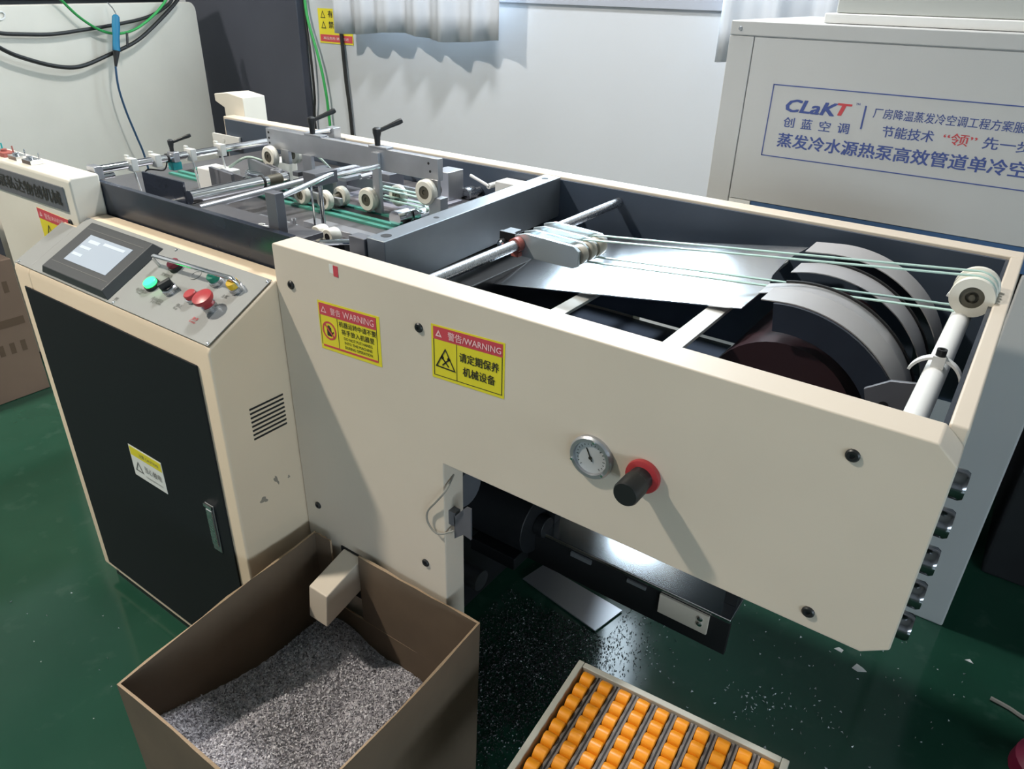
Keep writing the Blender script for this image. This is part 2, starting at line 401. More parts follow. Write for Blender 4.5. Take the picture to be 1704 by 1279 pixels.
# machinery glimpsed below the panel
g = MB(); g.cyl((0.24, 0.42, 0.42), (0.42, 0.42, 0.42), 0.085, 24); g.cyl((0.42, 0.42, 0.42), (0.45, 0.42, 0.42), 0.03, 16)
g.box(0.25, 0.40, 0.34, 0.50, 0.30, 0.34); g.build('drive_motor', DARK, mac, bevel=0.003)
g = MB(); g.cyl((0.221, 0.22, 0.62), (0.34, 0.22, 0.62), 0.05, 20); g.build('gear_hub', GREYSTEEL, mac)
g = MB(); g.cyl((0.221, 0.30, 0.25), (0.32, 0.30, 0.25), 0.03, 14); g.build('gear_hub', GREYSTEEL, mac)
# left housing with name plate
MB().prism([(-0.03,0.10),(-0.03,1.232),(-0.022,1.240),(0.049,1.240),(0.049,0.10)], 'x', -1.24, -0.745).build('left_housing', CREAM2, mac, bevel=0.008, segs=3)
def plate(name, x0, x1, z0, z1, y, m, parent, t=0.0015): return bx(x0, x1, y-t, y, z0, z1).build(name, m, parent)
npl = bx(-1.22, -0.782, -0.034, -0.030, 1.149, 1.213).build('name_plate', [PLATEGREY], mac, bevel=0.001)
text('工展私达物创机械', INK, npl, (-1.0, -0.0345, 1.181), (1,0,0), (0,0,1), w=0.40, h=0.036, bold=0.02)
XD = (1,0,0); ZD = (0,0,1)
def triangle(parent, cx, cz, s, y, m=INK, fill=None, w=0.16):
    mb = MB(); a = [(cx-s, cz-s*0.8), (cx+s, cz-s*0.8), (cx, cz+s*0.95)]
    q = (cx, cz-s*0.2); b = [(q[0]+(p[0]-q[0])*(1-w*1.9), q[1]+(p[1]-q[1])*(1-w*1.9)) for p in a]
    P = lambda p: (p[0], y-0.0006, p[1])
    vs = [P(p) for p in a]+[P(p) for p in b]
    mb.add(vs, [(0,1,4,3),(1,2,5,4),(2,0,3,5)])
    return mb.build('warning_triangle', m, parent)
def sticker(x0, x1, z0, z1, y, skew=0.0):
    def S(u, v): return x0+(x1-x0)*u, z0+(z1-z0)*v+skew*(u-0.5)
    return S
def quad_on(S, y, u0, v0, u1, v1, m, name, parent, t=0.0007):
    a, b, c, d = S(u0,v0), S(u1,v0), S(u1,v1), S(u0,v1)
    mb = MB(); mb.hexa([(a[0],y-t,a[1]),(b[0],y-t,b[1]),(b[0],y,b[1]),(a[0],y,a[1])], [(d[0],y-t,d[1]),(c[0],y-t,c[1]),(c[0],y,c[1]),(d[0],y,d[1])])
    return mb.build(name, m, parent)
# sticker on the left housing, cut by the console
S = sticker(-0.968, -0.792, 1.03, 1.127, -0.030, -0.006)
st = quad_on(S, -0.030, 0, 0, 1, 1, STICKY, 'warning_sticker', mac)
st['label'] = 'yellow and red warning sticker beside the console'
quad_on(S, -0.0307, 0.0, 0.70, 1.0, 1.0, STICKR, 'sticker_band', st, 0.0004)
p = S(0.55, 0.85); text('警告/WARNING', PINKW, st, (p[0], -0.0312, p[1]), XD, ZD, w=0.12, h=0.016)
p = S(0.1, 0.85); triangle(st, p[0], p[1], 0.008, -0.0312, PINKW, w=0.3)
p = S(0.25, 0.42); triangle(st, p[0], p[1], 0.018, -0.0308)
p = S(0.72, 0.46); text('当心夹手', INK, st, (p[0], -0.0308, p[1]), XD, ZD, w=0.085, h=0.02, bold=0.02)
# two stickers on the front panel
S = sticker(0.126, 0.300, 1.020, 1.128, 0.0, 0.008)
st = quad_on(S, 0.0, 0, 0, 1, 1, STICKY, 'warning_sticker', mac)
st['label'] = 'yellow keep hands out warning sticker with a crossed hand'
quad_on(S, -0.0007, 0.02, 0.72, 0.95, 0.96, STICKR, 'sticker_band', st, 0.0004)
quad_on(S, -0.0007, 0.04, 0.065, 0.95, 0.105, INKRED, 'sticker_band', st, 0.0004)
quad_on(S, -0.0007, 0.31, 0.10, 0.318, 0.72, INK, 'sticker_line', st, 0.0003)
quad_on(S, -0.0007, 0.02, 0.10, 0.028, 0.96, INK, 'sticker_line', st, 0.0003)
quad_on(S, -0.0007, 0.945, 0.08, 0.953, 0.96, INK, 'sticker_line', st, 0.0003)
sl = (1, 0, 0.045)
p = S(0.30, 0.84); text('警告', PINKW, st, (p[0], -0.0013, p[1]), sl, ZD, w=0.030, h=0.015)
p = S(0.67, 0.84); text('WARNING', PINKW, st, (p[0], -0.0013, p[1]), sl, ZD, w=0.086, h=0.014)
p = S(0.10, 0.84); triangle(st, p[0], p[1], 0.008, -0.0012, PINKW, w=0.2)
for v, s_, wd, hh in ((0.63, '机器运转中请不要', 0.104, 0.0125), (0.48, '将手放入机器里', 0.092, 0.0125), (0.355, 'DO NOT PUT HANDS', 0.080, 0.0062),
                  (0.265, 'INTO THE MACHINE', 0.078, 0.0062), (0.175, 'DURING OPERATION', 0.078, 0.0062)):
    p = S(0.64, v); text(s_, INK, st, (p[0], -0.0008, p[1]), sl, ZD, w=wd, h=hh, bold=0.012)
p = S(0.165, 0.42)
mb = MB(); mb.ring((p[0], -0.0008, p[1]), (p[0], -0.0013, p[1]), 0.0205, 0.0165, 24)
d = Vector((1, 0, -1)).normalized(); mb.obox((p[0], -0.001, p[1]), (d, (0,1,0), d.cross(Vector((0,1,0)))), (0.018, 0.0003, 0.0018)); mb.build('prohibition_ring', INKRED, st)
mb = MB(); mb.box(p[0]-0.007, p[0]+0.006, -0.0011, -0.0008, p[1]-0.012, p[1]+0.001)
for i in range(4): mb.box(p[0]-0.007+i*0.0034, p[0]-0.0045+i*0.0034, -0.0011, -0.0008, p[1]+0.001, p[1]+(0.009, 0.012, 0.011, 0.008)[i])
mb.obox((p[0]+0.0085, -0.001, p[1]-0.004), ((1,0,1),(0,1,0),(-1,0,1)), (0.005, 0.00015, 0.0016)); mb.build('hand_symbol', INK, st)
S = sticker(0.432, 0.597, 1.051, 1.159, 0.0, 0.008)
st = quad_on(S, 0.0, 0, 0, 1, 1, STICKY, 'warning_sticker', mac)
st['label'] = 'yellow maintenance warning sticker with a tool triangle'
quad_on(S, -0.0007, 0.03, 0.74, 0.975, 0.97, STICKR, 'sticker_band', st, 0.0004)
for a in ((0.03,0.06,0.04,0.97),(0.965,0.06,0.975,0.97),(0.03,0.055,0.975,0.067),(0.355,0.06,0.363,0.74)): quad_on(S, -0.0007, *a, INK, 'sticker_line', st, 0.0003)
p = S(0.60, 0.855); text('警告/WARNING', PINKW, st, (p[0], -0.0013, p[1]), sl, ZD, w=0.118, h=0.016, bold=0.01)
p = S(0.11, 0.855); triangle(st, p[0], p[1], 0.0075, -0.0012, PINKW, w=0.3)
for v, s_, wd in ((0.53, '请定期保养', 0.088), (0.28, '机械设备', 0.072)):
    p = S(0.665, v); text(s_, INK, st, (p[0], -0.0008, p[1]), sl, ZD, w=wd, h=0.0185, bold=0.018)
p = S(0.20, 0.40); triangle(st, p[0], p[1], 0.024, -0.0008, w=0.10)
mb = MB()
for sg in (1, -1):
    d = Vector((sg, 0, 1.0)).normalized(); mb.obox((p[0], -0.0011, p[1]-0.006), (d, (0,1,0), d.cross(Vector((0,1,0)))), (0.0105, 0.0003, 0.0014))
    mb.obox((p[0]+sg*0.0075, -0.0011, p[1]+0.0025), (d, (0,1,0), d.cross(Vector((0,1,0)))), (0.003, 0.0003, 0.003))
mb.build('tool_symbol', INK, st)
plate('torn_label', 0.183, 0.196, 1.187, 1.209, 0.0, STICKR, mac, 0.0008)
plate('torn_label', 0.172, 0.183, 1.192, 1.210, 0.0, STICKW, mac, 0.0006)
# panel screws
mb = MB(); mb.lathe((0,0,0), (0,-1,0), [(0.0095,0),(0.0095,0.002),(0.0075,0.004),(0.004,0.004),(0.0035,0.0015),(0,0.0015)], 16)
def place_new(mb, name, m, parent, wloc): 
    o = mb.build(name, m, parent); o.location = Vector(wloc)+WLOC[o.name]-WLOC[parent.name]; WLOC[o.name] = Vector(wloc); return o
b0 = place_new(mb, 'panel_bolt', BLACK, mac, (0.049, 0, 1.137))
off = b0.location+WLOC[mac.name]-Vector((0.049, 0, 1.137))
for x, z in ((0.402,1.138),(1.157,1.165),(1.158,0.888),(0.395,0.571),(0.047,0.567)): inst(b0, mac, Vector((x,0,z))+off)
inst(b0, mac, Vector((-0.79,-0.03,1.119))+off)
# pressure gauge
gx, gz = 0.779, 1.009
g = MB(); g.lathe((gx,0,gz), (0,-1,0), [(0.040,0),(0.040,0.006),(0.037,0.010),(0.031,0.010),(0.030,0.004),(0,0.004)], 36)
gauge = g.build('pressure_gauge', ALU, mac)
g = MB(); g.cyl((gx,-0.0042,gz), (gx,-0.0052,gz), 0.0298, 32); g.build('dial', mat('dial_face', (0.50,0.51,0.52), 0.25), gauge)
g = MB()
for i in range(19):
    t = math.radians(225-i*15); c, s_ = math.cos(t), math.sin(t); L = 0.004 if i % 3 == 0 else 0.0025
    g.obox((gx+c*(0.0265-L/2), -0.0055, gz+s_*(0.0265-L/2)), ((c,0,s_),(0,1,0),(-s_,0,c)), (L/2, 0.0003, 0.0004))
g.build('dial_ticks', INK, gauge)
g = MB(); d = Vector((-0.45,0,0.9)).normalized(); g.obox(Vector((gx,-0.0062,gz))+d*0.006, (d,(0,1,0),d.cross(Vector((0,1,0)))), (0.013,0.0004,0.0010)); g.cyl((gx,-0.0055,gz),(gx,-0.0075,gz),0.003,12)
g.build('needle', INK, gauge)
g = MB()
for t in (80, 200, 320): g.cyl((gx+0.0345*math.cos(math.radians(t)), -0.010, gz+0.0345*math.sin(math.radians(t))), (gx+0.0345*math.cos(math.radians(t)), -0.0125, gz+0.0345*math.sin(math.radians(t))), 0.0025, 10)
g.build('bezel_screw', CHROME, gauge)
# regulator knob
rx, rz = 0.874, 1.012
g = MB(); g.lathe((rx,0,rz), (0,-1,0), [(0.029,0),(0.030,0.004),(0.029,0.009),(0.022,0.011)], 32)
rk = g.build('regulator_collar', RED, mac)
g = MB(); g.lathe((rx,-0.010,rz), (0,-1,0), [(0.020,0),(0.020,0.018),(0.0215,0.020),(0.0215,0.052),(0.0195,0.056),(0,0.056)], 28)
g.build('regulator_knob', BLACK, rk)
# left pillar sensor bracket and grey wire
g = MB(); g.prism([(0.468,0.668),(0.468,0.725),(0.500,0.765),(0.512,0.765),(0.512,0.686),(0.492,0.690)], 'y', 0.012, 0.016); g.box(0.453,0.470,0.012,0.030,0.70,0.735)
g.build('sensor_bracket', GREYSTEEL, mac)
g = MB(); g.tube(smooth_path([(0.4535,0.03,0.815),(0.462,-0.004,0.800),(0.440,-0.010,0.765),(0.413,-0.008,0.725),(0.414,-0.008,0.695),(0.440,-0.008,0.680),(0.468,0.010,0.690)]), 0.0022)
g.build('sensor_wire', GREYWIRE, mac)
# delivery ledge under the overhang
bx(0.23, 0.966, 0.407, 0.50, 0.398, 0.411).build('delivery_ledge', SHEET, mac, bevel=0.003)
bx(0.23, 0.966, 0.408, 0.422, 0.298, 0.3975).build('ledge_apron', RUBBER, mac, bevel=0.001)
cp = bx(0.790, 0.918, 0.400, 0.4075, 0.339, 0.398).build('ledge_end_plate', CREAM, mac, bevel=0.002)
for z in (0.382, 0.366):
    g = MB(); g.lathe((0.898,0.400,z), (0,-1,0), [(0.007,0),(0.007,0.003),(0.003,0.005),(0,0.005)], 12); g.build('end_plate_screw', CHROME, cp)
bx(0.700, 0.752, 0.402, 0.4075, 0.384, 0.393).build('ledge_clip', ALU, mac)
bx(0.535, 0.596, 0.402, 0.4075, 0.382, 0.395).build('ledge_clip', ALU, mac)
for x in (0.42, 0.93): bx(x, x+0.03, 0.455, 0.485, 0.4115, 0.70).build('ledge_hanger', DARK, mac)
# roller studs on the right end
studs = None
for z in (1.116, 1.050, 0.982, 0.917, 0.853):
    w = Vector((1.284, 0.10, z))
    if studs is None:
        g = MB(); g.lathe((1.272,0.10,z), (1,0,0), [(0.022,0),(0.022,0.014),(0.019,0.019),(0.008,0.019),(0.007,0.015),(0,0.015)], 22)
        studs = g.build('roller_stud', mat('dark_chrome', (0.22,0.22,0.23), 0.18, 1.0), mac); base = WLOC[studs.name]-w
    else: inst(studs, mac, w+base)
# cross beam and tie bars
cb = MB(); cb.hexa([(0.122,0.150,1.105),(0.176,0.150,1.105),(0.135,0.906,1.105),(0.081,0.906,1.105)], [(0.122,0.150,ZT),(0.176,0.150,ZT),(0.135,0.906,ZT),(0.081,0.906,ZT)])
beam = cb.build('cross_beam', mat('beam_steel', (0.30,0.33,0.36), 0.30, 0.7, noise=0.12, nscale=6), mac, bevel=0.002)
for y, r in ((0.185, 0.012), (0.36, 0.007), (0.86, 0.010)):
    x = 0.149-0.041*(y-0.15)/0.756; g = MB(); g.cyl((x,y,ZT-0.001),(x,y,ZT+0.0006),r,20); g.build('beam_hole', RUBBER, beam)
bx(0.073, 0.121, 0.145, 0.175, 1.13, ZT-0.004).build('beam_lug', GREYSTEEL, beam, bevel=0.002)
g = MB(); g.cyl((0.02,0.11,1.195),(0.072,0.16,1.195),0.006,10); g.build('beam_pin', CHROME, beam)
bx(0.455, 0.492, 0.072, 0.905, 1.060, 1.068).build('tie_bar', WHITEPAINT, mac, bevel=0.001)
bx(0.765, 0.805, 0.072, 0.905, 1.108, 1.116).build('tie_bar', WHITEPAINT, mac, bevel=0.001)
bx(0.715, 0.730, 0.075, 0.10, 1.10, 1.106).build('cable_clip', ALU, mac)
# sloping sheet steel slide
def sz(x, y): return 1.145+0.15*(x-0.85)+0.10*(y-0.55)
sl_b = [(0.10,0.470),(0.838,0.476),(0.850,0.60),(0.838,0.66),(0.838,0.758),(0.858,0.842),(0.26,0.826),(0.09,0.80)]
g = MB(); n = len(sl_b)
g.add([(x,y,sz(x,y)) for x,y in sl_b]+[(x,y,sz(x,y)-0.003) for x,y in sl_b], [tuple(range(n)), tuple(range(2*n-1,n-1,-1))]+[(i,n+i,n+(i+1)%n,(i+1)%n) for i in range(n)])
g.build('slide_sheet', SHEET, mac, bevel=0.0006)
# cross shaft with belt head
sh = MB(); sh.cyl((0.330,0.072,1.178),(0.326,0.905,1.178),0.0125,24); shaft = sh.build('cross_shaft', STEEL, mac)
for y in (0.405, 0.565): g = MB(); g.ring((0.328,y,1.178),(0.328,y+0.018,1.178),0.017,0.0127,20); g.box(0.318,0.338,y+0.002,y+0.016,1.152,1.162); g.build('shaft_collar', REDFADE, shaft)
hd = MB()
for y0, y1 in ((0.425,0.435),(0.462,0.470),(0.500,0.508),(0.545,0.555)): hd.prism([(0.315,1.150),(0.315,1.196),(0.345,1.204),(0.470,1.200),(0.484,1.190),(0.484,1.156),(0.470,1.150)], 'y', y0, y1)
hd.box(0.345,0.44,0.430,0.550,1.186,1.192); hd.box(0.35,0.43,0.430,0.550,1.156,1.160)
head = hd.build('belt_head', CLEAR, mac, bevel=0.001)
g = MB()
for y0, y1 in ((0.437,0.460),(0.472,0.498),(0.510,0.543)): g.lathe((0.470,y0,1.176),(0,1,0),[(0.021,0),(0.0225,0.004),(0.0225,y1-y0-0.004),(0.021,y1-y0)],20)
g.build('belt_pulley', mat('tan_pulley', (0.42,0.38,0.31), 0.35), head)
g = MB(); g.box(0.272,0.314,0.425,0.435,1.178,1.198); g.box(0.268,0.30,0.437,0.475,1.188,1.194); g.cyl((0.285,0.412,1.172),(0.285,0.44,1.172),0.011,14); g.build('head_clamp', BLACK, head, bevel=0.001)
g = MB(); g.lathe((0.285,0.412,1.172),(0,-1,0),[(0.009,0),(0.007,0.005),(0,0.007)],14); g.build('clamp_screw', CHROME, head)
# end shaft with pulleys and collars
ex, ez_ = 1.205, 1.172
g = MB(); g.cyl((ex,0.072,ez_),(ex,0.80,ez_),0.017,24); es = g.build('end_shaft', WHITEPAINT, mac)
px_, pz_ = ex+0.008, ez_+0.048
bx(ex-0.008, ex+0.020, 0.600, 0.640, ez_+0.010, ez_+0.030).build('pulley_arm', ALU, es, bevel=0.001)
g = MB(); g.lathe((px_,0.575,pz_),(0,1,0),[(0.020,0.0),(0.036,0.0),(0.037,0.003),(0.037,0.010),(0.032,0.014),(0.032,0.032),(0.037,0.035),(0.037,0.042),(0.032,0.046),(0.032,0.064),(0.038,0.067),(0.038,0.078),(0.02,0.078),(0.020,0.0)],36)
pul = g.build('grooved_pulley', NYLON, es)
g = MB(); g.ring((px_,0.578,pz_),(px_,0.60,pz_),0.0198,0.011,24); g.cyl((px_,0.575,pz_),(px_,0.653,pz_),0.0055,14); g.cyl((px_,0.585,pz_),(px_,0.64,pz_),0.0199,20); g.build('pulley_bearing', BEARING, es)
for y in (0.300, 0.700):
    g = MB(); g.band(ex,ez_-0.008,0.040,0.004,y,y+0.014,-75,75,18); g.box(ex-0.009,ex+0.009,y-0.001,y+0.015,ez_+0.012,ez_+0.034); g.build('shaft_saddle', WHITEPAINT, es)
    g = MB(); g.lathe((ex,y+0.007,ez_+0.033),(0,0,1),[(0.0075,0),(0.0075,0.012),(0.004,0.012),(0.003,0.006),(0,0.006)],14); g.build('saddle_screw', BLACK, es)
bx(1.195, 1.238, 0.235, 0.250, 1.120, 1.124).build('shaft_stop', WHITEPAINT, es)
# transfer drum with arched guide bands
dx, dz, dr = 0.950, 0.955, 0.235
g = MB(); g.cyl((dx,0.43,dz),(dx,0.80,dz),0.150,48); drum = g.build('transfer_drum', MAROON, mac)
g = MB(); g.cyl((dx,0.072,dz),(dx,0.905,dz),0.02,16); g.build('drum_axle', STEEL, drum)
def arch(name, m, r, t, y0, y1, a0, a1, lead=0.0, parent=drum):
    return MB().band(dx,dz,r,t,y0,y1,a0,a1,30,lead).build(name, m, parent, sharp=50)
arch('guide_band', BAND, dr+0.004, 0.002, 0.410, 0.490, -6, 92, 0.035)
arch('polished_band', STRIP, dr-0.004, 0.002, 0.490, 0.556, -15, 95, 0.03)
arch('red_belt', MAROON, dr-0.022, 0.004, 0.562, 0.622, -18, 100)
arch('band_edge', RUBBER, dr, 0.010, 0.556, 0.562, -14, 98)
arch('polished_band', STRIP, dr-0.004, 0.002, 0.640, 0.715, -13, 95, 0.02)
arch('band_edge', RUBBER, dr, 0.010, 0.716, 0.722, -14, 98)
arch('guide_band', BAND, dr+0.010, 0.002, 0.745, 0.835, -6, 92, 0.05)
g = MB()   # arched side plate
pts = []
for i in range(25): t = math.radians(-8+i*(104/24)); pts.append((dx+math.sin(t)*(dr+0.002), dz+math.cos(t)*(dr+0.002)))
for i in range(25): t = math.radians(96-i*(104/24)); pts.append((dx+math.sin(t)*(dr-0.052), dz+math.cos(t)*(dr-0.052)))
g.prism(pts, 'y', 0.400, 0.408); g.build('arch_side_plate', NAVY, drum)
g = MB(); g.prism(pts, 'y', 0.838, 0.846); g.build('arch_side_plate', NAVY, drum)
g = MB(); g.prism([(1.115,1.125),(1.150,1.150),(1.20,1.160),(1.22,1.145),(1.20,1.02),(1.15,1.02)], 'y', 0.290, 0.298); br = g.build('arch_bracket', GREYSTEEL, drum, bevel=0.001)
g = MB(); g.cyl((1.150,0.2895,1.105),(1.150,0.288,1.105),0.008,14); g.build('bracket_bolt', BLACK, drum)
# thin belts from head to end pulley
def loop_belt(y0, y1, w, m):
    A = Vector((0.470, y0, 1.176)); B = Vector((px_, y1, pz_)); ra, rb = 0.024, 0.034
    path = []
    for i in range(9): t = math.radians(90+i*180/8); path.append((A.x+ra*math.cos(t), A.y, A.z+ra*math.sin(t)))
    for i in range(9): t = math.radians(-90+i*180/8); path.append((B.x+rb*math.cos(t), B.y, B.z+rb*math.sin(t)))
    mb = MB(); n = len(path); vs = []
    for i, p in enumerate(path):
        q = path[i-1]; r_ = path[(i+1) % n]; tx, tz = r_[0]-q[0], r_[2]-q[2]; L = math.hypot(tx, tz); nx, nz = tz/L, -tx/L
        for s_, h in ((-w,0),(w,0),(w,0.0022),(-w,0.0022)): vs.append((p[0]+nx*h, p[1]+s_, p[2]+nz*h))
    fs = []
    for i in range(n):
        k = (i+1) % n
        for j in range(4): fs.append((i*4+j, i*4+(j+1)%4, k*4+(j+1)%4, k*4+j))
    return mb.add(vs, fs, True).build('round_trip_belt', m, mac)
loop_belt(0.485, 0.598, 0.0045, PALEBELT)
loop_belt(0.528, 0.630, 0.0045, PALEBELT)

# --------------------------------------------- feeding bed on the left
BZ = 1.12
bed = bx(-1.20, 0.075, 0.075, 0.900, BZ-0.012, BZ).build('bed_plate', BEDMAT, mac)
for y in (0.455, 0.488, 0.545): bx(-1.1, -0.035, y-0.008, y+0.008, BZ, BZ+0.006).build('feed_belt', GREENBELT, bed)
bx(-1.1, -0.05, 0.502, 0.530, BZ, BZ+0.003).build('bed_slot', RUBBER, bed)
bx(-0.46, -0.14, 0.60, 0.80, BZ, BZ+0.007).build('bed_table', mat('lilac_table', (0.36,0.35,0.40), 0.35, 0.4), bed, bevel=0.001)
bx(-0.38, -0.012, 0.070, 0.150, 1.190, 1.203).build('side_ledge', BEDMAT, mac, bevel=0.0015)
g = MB()
for k in range(5): g.obox((-0.14+random.uniform(-.02,.02), 0.10+random.uniform(-.02,.02), 1.2045), ((1,.3,0),(-.3,1,0),(0,0,1)), (0.006,0.003,0.0015))
g.build('paper_crumbs', PAPER, mac)
bx(-0.012, 0.07, 0.07, 0.145, 1.150, 1.170).build('side_ledge', ALU, mac, bevel=0.001)
bx(-0.74, -0.55, 0.160, 0.166, 1.125, 1.228).build('lay_plate', NAVY, mac, bevel=0.0012)
bx(-0.70, -0.40, 0.12, 0.155, 1.121, 1.16).build('lay_block', ALU, mac, bevel=0.002)
# guide shaft with clamps
g = MB(); g.cyl((-0.79,0.068,1.240),(-0.79,0.904,1.240),0.0105,20); g.cyl((-0.79,0.068,1.22),(-0.79,0.11,1.22),0.008,12); gs = g.build('guide_shaft', CHROME, mac)
bx(-0.81,-0.77,0.052,0.075,ZT,1.252).build('shaft_foot', ALU, gs, bevel=0.002)
bx(-0.81,-0.77,0.880,0.913,ZT-0.06,1.252).build('shaft_foot', ALU, gs, bevel=0.002)
for y, h in ((0.165, 0.085), (0.235, 0.0), (0.345, 0.12), (0.445, 0.115)):
    g = MB(); g.box(-0.806,-0.772,y-0.009,y+0.009,1.222,1.256); g.box(-0.815,-0.800,y-0.004,y+0.004,1.240,1.262)
    c = g.build('shaft_clamp', mat('pale_clamp', (0.55,0.55,0.52), 0.4) if 'pale_clamp' not in MATS else MATS['pale_clamp'], gs, bevel=0.0015)
    if h: g = MB(); g.cyl((-0.785,y,1.223),(-0.770,y+0.004,1.223-h),0.0028,8); g.build('drop_rod', WHITEPAINT, gs)
def lever(parent, p, d, L=0.075, hh=0.042, r=0.009):
    p = Vector(p); d = Vector(d).normalized()
    g = MB(); g.lathe(p, (0,0,1), [(r*0.75,0),(r*0.85,hh*0.5),(r*1.15,hh*0.75),(r*1.15,hh),(r*0.6,hh*1.08),(0,hh*1.08)], 16)
    a = p+Vector((0,0,hh*0.82)); g.lathe(a, d, [(r*0.55,0),(r*0.60,L*0.5),(r*0.78,L*0.9),(r*0.6,L),(0,L*1.02)], 12)
    return g.build('clamp_lever', BLACK, parent)
lever(gs, (-0.79,0.29,1.248), (0.5,0.6,0.28), 0.06, 0.038, 0.007)
bx(-0.800,-0.775,0.275,0.305,1.205,1.228).build('teal_latch', TEAL, gs, bevel=0.003)
bx(-0.803,-0.770,0.281,0.299,1.228,1.256).build('lever_block', ALU, gs, bevel=0.002)
g = MB(); g.ring((-0.79,0.268,1.24),(-0.79,0.273,1.24),0.0125,0.0106,16); g.tube(smooth_path([(-0.79,0.268,1.228),(-0.785,0.25,1.21),(-0.79,0.20,1.215),(-0.77,0.18,1.15)]),0.002,6); g.build('cable_tie', RUBBER, gs)
# rollers and rods
g = MB(); g.cyl((-0.515,0.150,1.196),(-0.515,0.380,1.196),0.0175,28); g.cyl((-0.515,0.380,1.196),(-0.515,0.46,1.196),0.014,20); rl = g.build('chrome_roller', CHROME, mac)
g = MB(); g.ring((-0.515,0.372,1.196),(-0.515,0.378,1.196),0.0195,0.0174,24); g.build('roller_band', RUBBER, rl)
g = MB(); g.cyl((-0.515,0.395,1.196),(-0.515,0.44,1.196),0.0146,20); g.build('roller_sleeve', BEARING, rl)
g = MB(); g.cyl((-0.435,0.125,1.188),(-0.40,0.56,1.212),0.0085,16); g.build('press_rod', ALU, mac)
g = MB(); g.cyl((-0.60,0.13,1.165),(-0.60,0.34,1.165),0.012,16); g.build('press_rod', STEEL, mac)
post = MB(); post.hexa([(-0.100,0.074,1.203),(-0.066,0.074,1.203),(-0.066,0.098,1.203),(-0.100,0.098,1.203)],[(-0.100,0.074,1.292),(-0.066,0.074,1.292),(-0.066,0.098,1.292),(-0.100,0.098,1.292)])
po = post.build('support_post', GREYSTEEL, mac, bevel=0.0015)
g = MB(); g.cyl((-0.083,0.098,1.278),(-0.150,0.31,1.283),0.0065,14); g.build('support_rod', CHROME, po)
g = MB(); g.cyl((-0.20,0.30,1.262),(-0.20,0.52,1.262),0.0065,14); g.build('support_rod', CHROME, po)
bx(-0.190,-0.146,0.255,0.325,1.262,1.292).build('rod_block', GREYSTEEL, po, bevel=0.001)
g = MB(); g.cyl((-0.168,0.286,1.262),(-0.168,0.286,BZ),0.0055,14); g.cyl((-0.172,0.262,1.262),(-0.172,0.262,BZ),0.0028,10); g.build('upright_rod', CHROME, po)
# white double roller near the front
g = MB()
for x in (-0.092, -0.054):
    g.lathe((x,0.195,1.172),(0,1,0),[(0.009,0),(0.017,0),(0.019,0.003),(0.019,0.027),(0.017,0.030),(0.009,0.030),(0.009,0)],20)
dr_ = g.build('double_roller', NYLON, mac)
g = MB()
for x in (-0.092, -0.054): g.cyl((x,0.196,1.172),(x,0.22,1.172),0.009,16)
g.build('roller_bore', RUBBER, dr_)
g = MB(); g.cyl((-0.03,0.21,1.160),(0.06,0.245,1.168),0.005,10); g.box(-0.10,-0.02,0.215,0.235,1.121,1.155); g.build('roller_arm', BLACK, dr_)
# wheels (shared mesh: nylon tyre with dark bearing)
def wheel_mesh(r, w):
    g = MB(); g.lathe((0,-w/2,0),(0,1,0),[(r*0.52,0),(r*0.86,0),(r,w*0.2),(r,w*0.8),(r*0.86,w),(r*0.52,w),(r*0.52,0)],28)
    g.m = 1; g.lathe((0,-w/2+0.001,0),(0,1,0),[(0,0.003),(r*0.2,0.003),(r*0.22,0.001),(r*0.53,0.001),(r*0.53,w-0.002),(0,w-0.002)],20)
    return g
def wheel(parent, p, r=0.027, w=0.020):
    g = wheel_mesh(r, w); o = g.build('nylon_wheel', [NYLON, BEARING], parent)
    o.location = Vector(p)-WLOC[parent.name]; WLOC[o.name] = Vector(p); return o
# overhead beam with wheels
BY = 0.56
ob_ = bx(-0.700, -0.018, BY-0.010, BY+0.010, 1.242, 1.300).build('overhead_beam', ALU, mac, bevel=0.0015)
bx(-0.700, -0.45, BY+0.0105, BY+0.0165, 1.255, 1.302).build('beam_splice', ALU, ob_, bevel=0.001)
for x in (-0.500, -0.240):
    bx(x-0.025, x+0.045, BY-0.012, BY+0.014, 1.300, 1.305).build('lever_plate', ALU, ob_, bevel=0.001)
    lever(ob_, (x, BY, 1.304), (0.45,0.62,0.30), 0.075, 0.044, 0.010)
for z, x in ((1.288,-0.688),(1.272,-0.688),(1.258,-0.688),(1.265,-0.045),(1.285,-0.05)):
    g = MB(); g.cyl((x,BY-0.0100,z),(x,BY-0.0108,z),0.0035,10); g.build('beam_screw_hole', RUBBER, ob_)
for x0, x1, z0, z1, y in ((-0.532,-0.492,1.165,1.246,BY-0.016),(-0.246,-0.220,1.115,1.290,BY-0.016),(-0.052,-0.018,1.170,1.246,BY-0.006),(-0.640,-0.605,1.205,1.246,BY-0.005)):
    bx(x0, x1, y-0.006, y+0.006, z0, z1).build('wheel_hanger', ALU, ob_, bevel=0.001)
bx(-0.548,-0.472,BY-0.050,BY-0.010,1.158,1.176).build('hanger_foot', NAVY, ob_, bevel=0.001)
g = MB(); g.cyl((-0.505,BY-0.024,1.19),(-0.505,BY-0.022,1.19),0.006,12); g.build('hanger_bolt', BLACK, ob_)
bx(-0.035, 0.005, BY-0.03, BY+0.0, 1.150, 1.205).build('hanger_block', ALU, ob_, bevel=0.001)
wheel(ob_, (-0.668, 0.532, 1.222), 0.032, 0.022); wheel(ob_, (-0.640, 0.600, 1.224), 0.029, 0.020)
wheel(ob_, (-0.260, 0.532, 1.160), 0.033, 0.022); wheel(ob_, (-0.212, 0.602, 1.166), 0.030, 0.020)
wheel(ob_, (-0.045, 0.533, 1.215), 0.033, 0.022)
